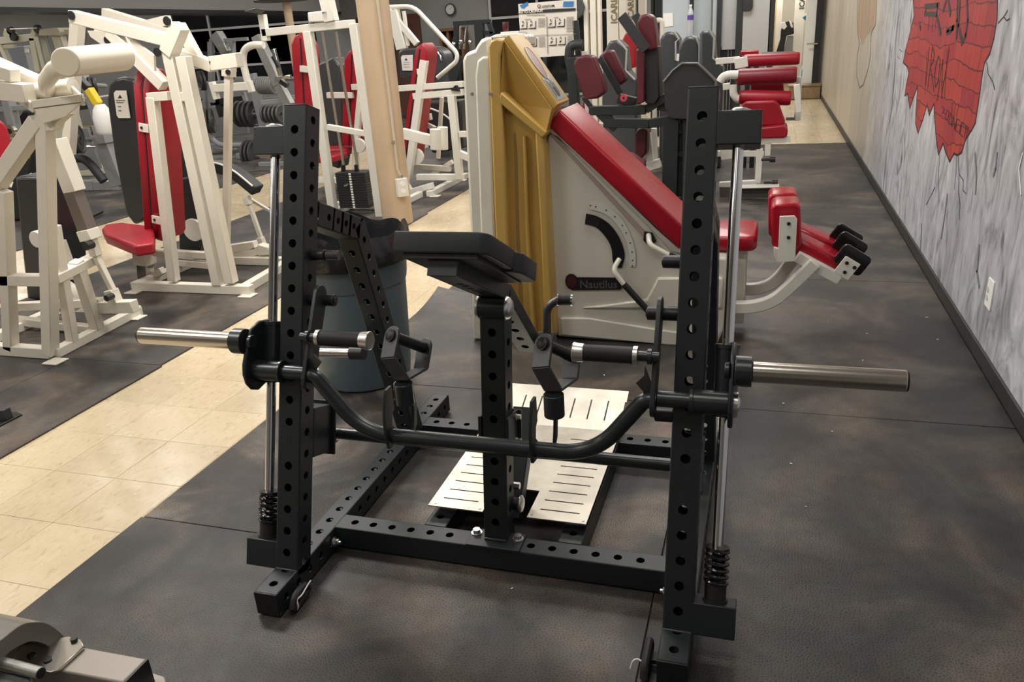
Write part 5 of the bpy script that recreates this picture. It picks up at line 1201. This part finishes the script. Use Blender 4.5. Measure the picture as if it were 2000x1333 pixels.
for px in (1462, 1478): 
    c = U(px, 110, y=9.0); build('leg', MB().bar(V3((c.x, 9.05, .01)), V3((c.x, 9.05, c.z)), .05), plastic, bk2)

# ================================================================== tall cable machines in the middle background
def tower(label, yy, posts, name='cable_column', txt=None, mt=cream):
    r = thing(name, label, 'gym machine', V3((U(posts[0][0], 100, y=yy).x, yy, 0)))
    for x, w_ in posts:
        P = U(x, 60, y=yy); build('post', MB().bar(V3((P.x, yy, .01)), V3((P.x, yy, 2.35)), w_, .10, up=Y), mt, r, bev=.006)
    xs = [U(x, 60, y=yy).x for x, w_ in posts]
    build('top_beam', MB().bb(min(xs)-.06, max(xs)+.06, yy-.05, yy+.05, 2.35, 2.45), mt, r, bev=.006); build('base_rail', MB().bb(min(xs)-.15, max(xs)+.15, yy-.06, yy+.4, .01, .10), mt, r, bev=.006)
    return r
t1 = tower('cream cable column with vertical lettering behind the red panel', 11.0, [(1199, .17), (1216, .10)])
yf = 10.94
c = U(1199, 60, y=yf); q0 = V3((c.x+.03, yf, c.z-.33)); text('lettering', 'ICARIAN', .115, V3((c.x+.045, yf, U(1199, 46, y=yf).z)), Z, -X, M('dark_gold_lettering', (.20, .17, .09), .5), t1, bold=True)
t2 = tower('second cream cable column beside the first, behind the burgundy back pad', 11.5, [(1231, .15), (1255, .10)])
text('lettering', 'ICARIAN', .11, V3((U(1231, 60, y=11.44).x+.045, 11.44, U(1231, 40, y=11.44).z)), Z, -X, bpy.data.materials['dark_gold_lettering'], t2, bold=True)
t3 = tower('narrow cream cable frame right behind the instruction placard', 10.0, [(1146, .05), (1160, .07), (1172, .04)])
t4 = tower('black cable column between the cream ones', 12.0, [(1243, .10), (1285, .12), (1276, .06)], mt=black)
poly(t3, 'pulley_disc', darkg, dict(y=9.9), [(1127, -10), (1136, 0), (1142, 14), (1138, 28), (1128, 36)], Y*.04)
t6 = thing('cream_arch_tube', 'cream arched tube standing right of the burgundy back pad', 'gym machine', V3((U(1286, 60, y=10.6).x, 10.6, 0)))
pa = U(1279, 60, y=10.6); build('arch', MB().tube(fillet([V3((pa.x, 10.6, .0)), V3((pa.x, 10.6, pa.z+.12)), V3((pa.x+.09, 10.6, pa.z+.12)), V3((pa.x+.09, 10.6, 0))], .05), .03, 12), cream, t6, ang=60)
# light partition with paper notice, and frosted pulley tower
pt = thing('partition_panel', 'pale blue-grey partition with a paper notice behind the dark shrouds', 'partition', V3((U(1320, 50, y=13.5).x, 13.5, 0)))
xa_, xb_ = U(1285, 50, y=13.5).x, U(1388, 50, y=13.5).x
build('panel', MB().bb(xa_, xb_, 13.5, 13.56, 0, 2.9), bluew, pt, bev=.005); xm = U(1351, 40, y=13.48).x
build('mullion', MB().bb(xm-.03, xm+.03, 13.44, 13.5, .8, 2.9), dark, pt); 
build('paper_notice', MB().prism([U(x, y, y=13.495) for x, y in ((1295, 26), (1314, 25), (1315, 51), (1296, 53))], Y*-.004), paperw, pt)
ft = thing('frosted_pulley_tower', 'pulley tower with light grey guard panels in a black frame, left of the far doorway', 'gym machine', V3((U(1450, 60, y=13.0).x, 13.0, 0)))
def vpanel(x0, x1, ytop, ybot, mt, nm, yy, th=.03):
    a, b = U(x0, ybot, y=yy), U(x1, ybot, y=yy); build(nm, MB().bb(a.x, b.x, yy, yy+th, b.z, 2.9), mt, ft, bev=.004)
vpanel(1391, 1400, 0, 80, bluew, 'guard_panel', 13.0); vpanel(1409, 1440, 0, 96, frost, 'guard_panel', 13.0); vpanel(1448, 1501, 0, 106, frost, 'guard_panel', 12.9)
for x, w_ in ((1404, .07), (1444, .10), (1506, .08)):
    P = U(x, 60, y=12.95); build('post', MB().bb(P.x-w_/2, P.x+w_/2, 12.9, 13.0, 0, 2.95), dark, ft, bev=.004)
poly(ft, 'logo_plate', dark, dict(y=12.85), [(1450, -10), (1471, -10), (1470, 15), (1465, 21), (1450, 22)], Y*.03, bev=.01)
a, b = U(1396, 98, y=13.1), U(1444, 98, y=13.1); build('stack_cover', MB().bb(a.x, b.x, 13.1, 13.4, .01, a.z+.05), dark, ft, bev=.01)
build('base', MB().bb(U(1390, 100, y=13).x, U(1506, 100, y=13).x, 12.85, 13.5, 0, .06), dark, ft)
for x in (1422, 1428): P = U(x, 110, y=13.05); build('cable', MB().cyl(V3((P.x, 13.05, .06)), V3((P.x, 13.05, 2.0)), .006, n=6), greyp, ft)

# far doorway: frame, step, things beyond
dr = build('door_2', MB().bb(.80, .90, YB-.10, YB, .22, 2.3), dark, kind='structure'); build('door_frame', MB().bb(.62, .80, YB-.06, YB+.02, .22, 2.3), paperw, dr); build('door_handle', MB().cyl((.66, YB-.16, 1.0), (.86, YB-.16, 1.0), .02, n=10), chrome2, dr)
tag(build('wooden_step', MB().bb(.38, .955, 16.9, 17.3, 0, .24).bb(.36, .96, 16.88, 17.3, .24, .27), woodl, bev=.005), 'low oak coloured wooden step box in front of the far doorway', 'step')
def beyond(nm, lab, x0, x1, z0, z1, mt, cat, yy=19.6, th=.2):
    o = build(nm, MB().bb(x0, x1, yy, yy+th, z0, z1), mt, bev=.01); tag(o, lab, cat); return o
bx0 = lambda px, y=19.6: U(px, 60, y=y).x
bm1 = thing('cream_cable_machine', 'cream twin-post cable machine seen through the far doorway', 'gym machine', V3((bx0(1540), 19.6, 0)))
for px, w_, mt in ((1508, .12, yel2 if 0 else M('honey_wood_post', (.55, .36, .14), .5)), (1520, .13, cream), (1560, .22, cream)):
    x = bx0(px); build('post', MB().bb(x-w_/2, x+w_/2, 19.6, 19.75, 0, 2.6), mt, bm1, bev=.008)
build('top_beam', MB().bb(bx0(1508), bx0(1560), 19.6, 19.75, 2.6, 2.7), cream, bm1)
text('lettering', 'ICARIAN', .15, V3((bx0(1563, 19.59)+.05, 19.59, U(1563, 18, y=19.59).z)), Z, -X, ink, bm1, bold=True)
bg = thing('gym_bag', 'black bag with white panels hanging on the cable machine beyond the far doorway', 'bag', V3((bx0(1538), 19.2, 0)))
slab(bg, 'bag_body', vinylk, [(1525, 60), (1530, 44), (1540, 40), (1550, 44), (1551, 66), (1536, 70), (1530, 102), (1516, 102), (1524, 76)], .15, 19.2, .02)
slab(bg, 'white_panel', paperw, [(1525, 44), (1533, 43), (1537, 52), (1532, 58), (1526, 55)], .02, 19.17, .005); slab(bg, 'white_panel', paperw, [(1541, 40), (1547, 44), (1549, 54), (1545, 54)], .02, 19.17, .005)
slab(bg, 'grey_pocket', greyp, [(1538, 70), (1550, 70), (1548, 101), (1530, 101)], .1, 19.22, .005)
wb = thing('blue_white_towel', 'blue and white cloth on the shelf beyond the far doorway', 'towel', V3((bx0(1572), 19.0, 0)))
slab(wb, 'cloth', M('sky_blue_cloth', (.05, .30, .50), .7), [(1567, 34), (1572, 30), (1578, 26), (1579, 38), (1572, 40)], .06, 19.0, .01)
slab(wb, 'cloth', paperw, [(1572, 30), (1580, 18), (1581, 26), (1576, 32)], .05, 18.98, .01)
sg_ = thing('blue_floor_sign', 'small blue and white folded sign standing by the far doorway', 'sign', V3((bx0(1570, 18.2), 18.2, 0)))
slab(sg_, 'sign_face', paperw, [(1560, 158), (1564, 135), (1570, 123), (1573, 130), (1572, 158)], .05, 17.9, .005); slab(sg_, 'sign_stripe', M('sky_blue_print', (.06, .32, .55), .6), [(1563, 158), (1566, 137), (1571, 130), (1571, 158)], .01, 17.88, 0)

# ================================================================== LEFT BACKGROUND
TY = 10.5
tree = thing('plate_tree', 'silver-grey weight plate tree far behind the second white machine', 'weight rack', V3((U(500, 245, y=TY).x, TY, 0)))
bars(tree, greyp, dict(y=TY), [('post', 491, 144, 520, 262, .12, .10), ('base_tube', 470, 338, 530, 340, .08)])
bars(tree, greyp, dict(y=TY+.4), [('crossbar', 515, 196, 575, 190, .07), ('rear_post', 475, 180, 486, 215, .06)])
tubes(tree, greyp, dict(y=TY+.3), [('bent_tube', .04, [(407, 235), (409, 266), (428, 284), (485, 284)]), ('foot_arch', .055, [(502, 338), (502, 315), (510, 307), (520, 308), (532, 330)])], .2)
for x, y in ((499, 164), (509, 222)):
    c = U(x, y, y=TY-.05); build('bolt', MB().cyl(c, c-Y*.012, .018, n=12), plastic, tree)
for x0, y0, x1, y1 in ((500, 165, 545, 160), (512, 222, 560, 219), (470, 222, 512, 224), (486, 300, 530, 300)):
    a, b = U(x0, y0, y=TY-.02), U(x1, y1, y=TY-.02); build('plate_horn', MB().cyl(a, b, .025, n=14), bolt, tree)
pid = [0]
def mkplate(r, th, mt):
    o = thing('weight_plate', 'x', 'weight plate', (0, 0, 0)); 
    prof = [(.026, th*.15), (.045, 0), (r*.32, 0), (r*.36, th*.30), (r*.80, th*.30), (r*.86, 0), (r*.97, 0), (r, th*.15), (r, th*.85), (r*.97, th), (r*.86, th), (r*.80, th*.70), (r*.36, th*.70), (r*.32, th), (.045, th), (.026, th*.85), (.026, th*.15)]
    build('plate_body', MB().lathe(prof, V3((0, 0, 0)), X, n=36, caps=False), mt, o, ang=40)
    return o
protos = {}
CL0 = CLAMP; CLAMP = None
def plates(px0, px1, py, rpx, n, yy, mt, key, lab, grp, th=.035, rot=0):
    a, b = U(px0, py, y=yy), U(px1, py, y=yy); r = (U(px0, py, y=yy)-U(px0, py+rpx, y=yy)).length
    k = (round(r, 2), key); 
    for i in range(n):
        p = a.lerp(b, i/max(n-1, 1)) if n > 1 else a
        if k not in protos: o = mkplate(r, th, mt); protos[k] = o
        else: o = copytree(protos[k], p)
        od = ['first', 'second', 'third', 'fourth', 'fifth', 'sixth', 'seventh'][i]
        o.location = p; o.rotation_euler = (0, 0, rot); o['label'] = od+' plate from the left, '+lab; o['group'] = grp
plates(507, 532, 167, 17, 7, TY-.1, ironl, 'g', 'light grey row high on the tree post', 'plates on the upper horn')
plates(463, 480, 160, 10, 6, TY+.3, ironl, 'g2', 'light grey row left of the tree post', 'plates on the upper rear horn')
plates(516, 546, 223, 17, 5, TY-.1, M('mid_grey_iron', (.09, .09, .088), .4), 'm', 'grey row on the lower right horn', 'plates on the lower right horn')
plates(466, 494, 223, 25, 4, TY, iron, 'b', 'large dark row left of the tree post', 'large plates on the lower left horn')
plates(484, 498, 301, 27, 3, TY-.1, iron, 'b', 'large dark row by the arched tree foot', 'large plates at the foot of the tree')
t_b = thing('plate_loaded_press', 'dark grey plate loaded machine left of the plate tree', 'gym machine', V3((U(400, 250, y=11).x, 11, 0)))
bars(t_b, greyp, dict(y=11.2), [('post', 398, 160, 404, 290, .08), ('post', 412, 82, 414, 200, .08), ('post', 451, 80, 454, 140, .10), ('crossbar', 410, 80, 484, 76, .05), ('rail', 422, 66, 446, 104, .16), ('lower_beam', 380, 285, 460, 288, .08)])
bars(t_b, chrome2, dict(y=11.0), [('rail_cover', 436, 86, 444, 102, .10), ('safety_catch', 378, 210, 396, 212, .05), ('safety_catch', 380, 196, 394, 194, .04)])
poly(t_b, 'seat_board', M('mid_grey_board', (.22, .22, .22), .5), dict(y=11.8), [(414, 208), (480, 200), (482, 262), (414, 270)], Y*.1, bev=.01)
bars(t_b, plastic, dict(y=11.3), [('black_bar', 414, 200, 480, 193, .10), ('black_strap', 426, 196, 436, 228, .10), ('black_bar', 372, 108, 470, 112, .12)])
plates(388, 394, 158, 19, 2, 10.8, iron, 'c', 'dark pair left above the cream link rod', 'pair of plates above the link rod', rot=.9)
plates(395, 412, 236, 24, 3, 10.8, M('olive_iron', (.06, .06, .05), .45), 'd', 'large olive-dark row beside the grey board', 'three plates beside the grey board', rot=.5)
lg = thing('incline_leg_press', 'silver slanted rail machine between the white tower and the plate tree', 'gym machine', V3((U(540, 200, y=9.6).x, 9.8, 0)))
bars(lg, M('silver_rail', (.34, .34, .33), .3, .5), dict(y=9.6), [('slanted_rail', 502, 70, 545, 166, .12), ('slanted_rail', 545, 166, 566, 205, .11)])
bars(lg, chrome2, dict(y=9.5), [('guide', 534, 96, 548, 148, .05), ('horn', 538, 155, 568, 150, .05)]); bars(lg, plastic, dict(y=9.4), [('stop', 532, 110, 544, 132, .035), ('stop', 548, 158, 562, 168, .06)])
bars(lg, greyp, dict(y=9.7), [('post', 560, 200, 566, 335, .08), ('base_rail', 510, 338, 580, 336, .06), ('crossbar', 512, 200, 570, 196, .06)])
dsc = thing('disc_top_stand', 'flat dark disc on a pale pole above the white tower beam', 'stand', V3((U(560, 50, y=9.0).x, 9.0, 0)))
dc = U(551, 5, y=9.0); build('disc', MB().lathe([(.05, 0), (.32, .015), (.33, .03), (.30, .045), (.05, .05)], dc, n=36), darkg, dsc); build('pole', MB().cyl(V3((dc.x+.06, 9.0, 0)), V3((dc.x+.06, 9.0, dc.z)), .05, n=16), colm, dsc)

CLAMP = CL0
# cream cable machine at the far left
cm = thing('cable_crossover_machine', 'cream cable machine with pulleys and a boxy head, far left background', 'gym machine', V3((U(90, 100, y=9.2).x, 9.2, 0)))
ivo = M('old_cream_paint', (.55, .53, .40), .4)
def bz(x0, y0, x1, y1, w_, yy=9.2, mt=ivo, nm='frame_tube', z0=None):
    a, b = U(x0, y0, y=yy), U(x1, y1, y=yy)
    return build(nm, MB().bar(a, b, w_, min(w_, .1), up=Y), mt, cm, bev=.004)
for args in ((76, 68, 96, 148, .10), (66, 74, 78, 140, .09), (110, 66, 126, 118, .10), (118, 68, 130, 112, .09)): bz(*args, nm='post')
for args in ((75, 72, 0, 80, .09), (0, 92, 30, 90, .05), (0, 82, 26, 140, .07), (118, 63, 140, 62, .06)): bz(*args, nm='arm')
poly(cm, 'head_box', ivo, dict(y=9.1), [(74, 57), (112, 54), (118, 62), (115, 70), (76, 70)], Y*.3, bev=.01)
for x in (81, 97): 
    a, b = U(x-6, 70, y=9.15), U(x+8, 128, y=9.15); build('guide_rod', MB().cyl(a, b, .013, n=10), greyp, cm)
for x, y in ((18, 60), (24, 72), (71, 57)):
    c = U(x, y, y=9.1); build('pulley', MB().cyl(c, c+Y*.05, .055, n=18), plastic, cm, bev=.004)
bz(13, 62, 27, 72, .10, 9.15, nm='pulley_bracket'); bz(66, 60, 74, 66, .09, 9.15, nm='pulley_bracket')
build('cable', MB().cyl(U(20, 57, y=9.1), U(72, 55, y=9.1), .008, n=6), white, cm)
P0 = U(90, 140, y=9.2); build('base_rail', MB().bb(P0.x-.6, P0.x+.5, 9.1, 9.5, 0, .1), ivo, cm, bev=.005)
build('column', MB().bb(P0.x-.18, P0.x+.02, 9.2, 9.3, .1, P0.z), ivo, cm, bev=.005); build('column', MB().bb(P0.x+.2, P0.x+.3, 9.2, 9.3, .1, P0.z+.2), ivo, cm, bev=.005)
cb = thing('wall_cabinet', 'pale grey upright cabinet seen behind the cream cable machine', 'cabinet', V3((U(62, 110, y=12).x, 12, 0)))
for nm, pts, mt in (('side_panel', [(16, 92), (46, 90), (54, 142), (24, 146)], M('blue_grey_panel', (.20, .22, .25), .5)), ('front_panel', [(45, 90), (66, 88), (78, 142), (55, 145)], frost)):
    q4 = [U(x, y, y=12.0) for x, y in pts]; q4[2].z = q4[3].z = .012; poly_ = MB().prism(q4, Y*.3); build(nm, poly_, mt, cb, bev=.01)
build('handle_plate', MB().prism([U(x, y, y=11.99) for x, y in ((50, 96), (56, 96), (58, 103), (50, 103))], Y*-.02), white, cb)
wn = tag(poly(None, 'wall_poster', paperw, dict(y=YB-.01), [(224, 22), (255, 22), (257, 38), (226, 38)], Y*-.01, bev=0), 'blank white board high on the far wall behind the two top beams', 'board')
# silver pulldown frame with burgundy pad, arm, spray bottle
sv = thing('pulldown_bench', 'silver framed bench machine with a burgundy pad, seen through the nearest white frame', 'gym machine', V3((U(215, 365, z=0).x, U(215, 365, z=0).y, 0)))
sy = U(215, 372, z=0).y; SV = dict(y=sy)
silv = M('silver_paint', (.36, .36, .37), .35, .3)
bars(sv, silv, SV, [('slanted_post', 150, 110, 200, 262, .09), ('leg', 196, 262, 234, 362, .19, .12), ('base_rail', 188, 372, 240, 372, .11), ('base_rail', 160, 382, 190, 370, .12), ('bracket', 196, 262, 214, 260, .22)])
poly(sv, 'pad', burg, SV, [(199, 218), (203, 240), (204, 266), (182, 269), (175, 260)], Y*.2, bev=.02)
tubes(sv, vinylk, dict(y=sy-.2), [('foam_handle', .055, [(142, 308), (164, 310), (178, 322), (203, 354)])], .3); tubes(sv, chrome2, dict(y=sy), [('chrome_tube', .02, [(142, 296), (156, 292), (172, 286), (196, 288), (212, 278)])], .2)
poly(sv, 'side_plate', M('mid_grey_plate', (.20, .20, .20), .5), dict(y=sy+.3), [(144, 252), (170, 250), (195, 330), (146, 334)], Y*.05)
bars(sv, plastic, dict(y=sy), [('black_bar', 150, 212, 190, 206, .05), ('black_bar', 170, 176, 190, 200, .07)])
CLAMP = None
plates(142, 152, 272, 27, 2, sy-.45, iron, 'e', 'large black pair low on the silver bench machine', 'black plates on the silver bench', rot=.5)
plates(173, 181, 166, 15, 2, sy-.3, iron, 'f', 'small black pair atop the silver bench machine', 'small plates atop the silver bench', rot=.9)
CLAMP = CL0
for x_, y_, yo in ((150, 272, -.45), (179, 166, -.3)):
    c = U(x_, y_, y=sy+yo); e_ = U(x_+26, y_+2, y=sy+.05); build('plate_horn', MB().cyl(c, e_, .028, n=14), silv, sv)
kb = thing('spray_bottle', 'white spray bottle with a yellow neck hanging by the burgundy pad', 'bottle', U(209, 262, y=sy-.55))
kp2 = kb.location.copy(); build('bottle_hook', MB().cyl(kp2+V3((-.04, .0, .40)), V3((kp2.x-.05, sy+.1, kp2.z+.42)), .014, n=10), silv, sv); build('bottle_body', MB().lathe([(.09, 0), (.11, .03), (.11, .18), (.09, .27), (.05, .33)], kp2, n=20), paperw, kb); build('yellow_neck', MB().bar(kp2+V3((-.02, 0, .33)), kp2+V3((-.10, 0, .50)), .085), yel2, kb, bev=.01)
build('spray_head', MB().bar(kp2+V3((-.10, 0, .50)), kp2+V3((-.19, 0, .60)), .08), plastic, kb, bev=.01)
ug = thing('dark_stack_machine', 'dark grey machine with a chrome hubbed plate behind the red pad at the left edge', 'gym machine', V3((U(20, 330, y=6.2).x, 6.2, 0)))
bars(ug, greyp, dict(y=6.2), [('post', 8, 160, 32, 262, .09), ('post', -10, 180, 0, 300, .08), ('crossbar', 0, 214, 60, 208, .05)])
c = U(22, 256, y=6.1); build('hub', MB().cyl(c+Y*.02, c-Y*.02, .06, n=24), chrome, ug); build('hub_hole', MB().cyl(c-Y*.02, c-Y*.025, .025, n=16), plastic, ug)
poly(ug, 'shroud', dark, dict(y=6.3), [(36, 224), (44, 216), (62, 218), (66, 300), (60, 500), (20, 500), (24, 280)], Y*.2, bev=.02)
for px, py in ((53, 241), (57, 307), (60, 340), (57, 358), (64, 358)):
    c = U(px, py, y=6.28); build('chrome_dot', MB().sph(c, .012, 5), chrome2, ug)
dl = thing('floor_handle', 'small black and steel attachment lying on the mat beyond the nearest machine', 'attachment', U(192, 418, z=.01))
a, b = U(175, 424, z=.04), U(198, 414, z=.04); build('grip', MB().cyl(a, b, .02, n=12), plastic, dl); build('steel_bar', MB().cyl(b, U(203, 412, z=.04), .012, n=10), chrome2, dl)
# far middle: black cable machine, shelf, clock
bc_ = thing('black_cable_station', 'black cable station with chrome rods on the far side behind the bent cream tube', 'gym machine', V3((U(920, 80, y=13).x, 13, 0)))
for x_ in (889, 938, 962):
    P_3 = U(x_, 100, y=13); build('upright', MB().bar(V3((P_3.x, 13.05, .0)), V3((P_3.x, 13.05, P_3.z+.2)), .08), black, bc_, bev=.004)
bars(bc_, black, dict(y=13), [('top_beam', 886, 46, 958, 42, .07), ('post', 892, 46, 890, 110, .08), ('post', 936, 44, 940, 110, .14), ('post', 955, 44, 962, 66, .07), ('crossbar', 940, 64, 964, 66, .07), ('leg', 886, 90, 872, 170, .10), ('leg', 900, 110, 880, 180, .14), ('base_rail', 860, 185, 940, 180, .1)])
for x0, x1 in ((899, 898), (911, 907)): build('chrome_rod', MB().cyl(U(x0, 50, y=12.95), U(x1, 96, y=12.95), .02, n=10), chrome2, bc_)
for x, y in ((900, 81), (918, 82), (886, 86)): build('knob', MB().sph(U(x, y, y=12.9), .035, 7), chrome2, bc_)
c = U(846, 120, y=10.2); dp = thing('round_drum_machine', 'dark round drum with chrome trim behind the slanted red pad', 'gym machine', V3((c.x, c.y, 0)))
build('drum', MB().cyl(c, c+Y*.3, .18, n=32), darkg, dp, bev=.02); build('trim_ring', MB().tube([c+V3((.12*math.cos(t*PI/8), -.01, .15*math.sin(t*PI/8))) for t in range(10)], .012, 8), chrome2, dp); build('pedestal', MB().bb(c.x-.1, c.x+.1, c.y+.05, c.y+.25, 0, c.z), darkg, dp)
sh_ = thing('wooden_shelf', 'oak shelf unit on the far wall below the clock', 'shelf', V3((U(880, 60, y=17.1).x, 17.2, 0)))
a, b = U(860, 56, y=17.1), U(902, 53, y=17.1); build('shelf_top', MB().bb(a.x, b.x, 17.0, 17.35, a.z-.06, a.z), wood, sh_)
for t in (0, .35, .7, 1): build('shelf_side', MB().bb(a.x+(b.x-a.x)*t-.03, a.x+(b.x-a.x)*t+.03, 17.05, 17.35, 0, a.z-.06), wood, sh_)
ck_ = U(880, 18.5, y=YB-.05); clk = thing('wall_clock', 'round black rimmed clock on the grey far wall', 'clock', ck_)
build('clock_rim', MB().lathe([(.09, 0), (.118, 0), (.122, .02), (.118, .04), (.10, .04), (.10, .03)], ck_, -Y, n=36, caps=False), plastic, clk); cf = build('clock_face', MB().cyl(ck_, ck_-Y*.03, .105, n=36), M('clock_face_paper', (.45, .45, .43), .5), clk)
q = MB()
for t in range(12): q.box(ck_+V3((.085*math.sin(t*PI/6), -.0305, .085*math.cos(t*PI/6))), .008, .001, .014)
q.bar(ck_-Y*.032, ck_+V3((.03, -.032, .045)), .008, .001); q.bar(ck_-Y*.032, ck_+V3((-.045, -.032, .03)), .006, .001); build('clock_marks', q, ink, cf, flat=True, kind='stuff')
cu_ = thing('lidded_tumbler', 'dark red tumbler on the white ledge just behind the ivory machine top', 'tumbler', U(988, 62, y=4.9))
l_ = cu_.location.copy(); build('tumbler_body', MB().lathe([(.014, 0), (.017, .01), (.019, .05), (.017, .055)], l_, n=20), burg, cu_)
ld = thing('white_ledge_stand', 'narrow white stand topping out just behind the ivory machine', 'stand', V3((l_.x+.02, 4.95, 0)))
e0, e1 = U(981, 64, y=4.9), U(1017, 66, y=4.9); build('ledge', MB().bb(e0.x, e1.x, 4.86, 5.02, e0.z-.10, l_.z), paperw, ld, bev=.004); build('post', MB().bb(l_.x-.01, l_.x+.04, 4.92, 4.97, 0, e0.z-.1), white, ld)

# ================================================================== near left: foot of a machine and the roller bench
nf = thing('machine_foot', 'black rubber footed machine end on the left mat edge', 'machine foot', U(12, 815, z=.01))
poly(nf, 'foot_plate', plastic, dict(z=.018), [(-30, 832), (0, 831), (43, 809), (32, 804), (-20, 812)], Z*-.008, bev=.002); poly(nf, 'foot_block', darkg, dict(z=.07), [(-30, 806), (6, 802), (20, 795), (-10, 790)], Z*-.052, bev=.003)
bl_ = thing('low_roller_bench', 'cream bench base with a dark arched saddle and steel rod in the bottom left corner', 'bench', U(200, 1310, z=.01))
Zt = .095
crm = M('taupe_cream_paint', (.36, .32, .275), .38)
g0 = [U(x, y, z=Zt) for x, y in ((286, 1287), (166, 1265), (112, 1315), (240, 1334))]
dv_ = (g0[2]-g0[1]); t0 = [g0[0], g0[1], g0[1]+dv_*1.0, g0[3]]
build('base_beam', MB().prism([g0[0], g0[1]+(g0[1]-g0[0])*1.6, g0[1]+(g0[1]-g0[0])*1.6+(g0[3]-g0[0]), g0[3]], Z*-.075), crm, bl_, bev=.005)
ex = (g0[0]-g0[1]).normalized(); build('end_cap', MB().prism([g0[0], g0[3], g0[3]-Z*.075, g0[0]-Z*.075], ex*.006), plastic, bl_)
build('foot_pad', MB().prism([U(x, y, z=.02) for x, y in ((296, 1314), (321, 1322), (330, 1352), (270, 1352))], Z*-.009), crm, bl_, bev=.003)
RX_ = dict(x=-1.72)
oa = smooth2([(-60, 1330), (-20, 1268), (6, 1248), (40, 1222), (64, 1216), (92, 1218), (118, 1236), (136, 1258), (146, 1272)]); ia = smooth2([(116, 1308), (113, 1292), (104, 1272), (86, 1258), (62, 1254), (36, 1264), (12, 1282), (-30, 1330)])
arc = MB().prism([U(x, y, **RX_) for x, y in oa+ia], X*-.22); build('saddle_arch', arc, M('dark_taupe_paint', (.16, .145, .125), .35), bl_, bev=.004)
fr = [U(x, y, z=Zt+.012) for x, y in ((134, 1243), (158, 1249), (164, 1262), (112, 1310), (98, 1314), (20, 1296), (40, 1262))]
build('saddle_flange', MB().prism(fr, Z*-.010), chrome, bl_, bev=.002); c = U(145, 1252, z=Zt+.012); build('flange_bolt', MB().cyl(c, c+Z*.008, .009, n=12), plastic, bl_)
for x, y in ((64, 1288), (96, 1296)): c = U(x, y, z=Zt+.002); build('flange_bolt', MB().cyl(c, c+Z*.014, .011, n=12), plastic, bl_)
a, b = U(80, 1316, z=.165), U(-60, 1278, z=.165); rd_ = build('steel_rod', MB().cyl(a, b, .0145, n=28), M('dull_steel', (.36, .36, .34), .4, .8), bl_, bev=.001); build('rod_cap', MB().cyl(a+(a-b).normalized()*.001, a-(a-b).normalized()*.004, .0125, n=24), plastic, rd_)
poly(bl_, 'rod_bracket', M('grey_green_paint', (.08, .085, .08), .4), dict(z=.150), [(-40, 1300), (60, 1322), (66, 1345), (-40, 1345)], Z*-.06)

# crumbs of debris on the mats
q = MB(); rn = random.Random(5)
for px, py in ((1693, 652), (1685, 704), (1530, 788), (1831, 663), (1614, 727), (1180, 733), (1625, 843), (1450, 583), (1810, 620), (1760, 725), (1545, 906), (1574, 990), (1180, 1110), (1000, 1150)):
    c = U(px, py, z=.0115); s_ = .0028+.0015*rn.random(); q.box(c, s_*2.2, s_, .002, (V3((math.cos(px), math.sin(px), 0)), V3((-math.sin(px), math.cos(px), 0)), Z))
CLAMP = None
tag(build('debris', q, paperw, kind='stuff'), 'tiny white crumbs scattered over the dark rubber mats', 'debris')
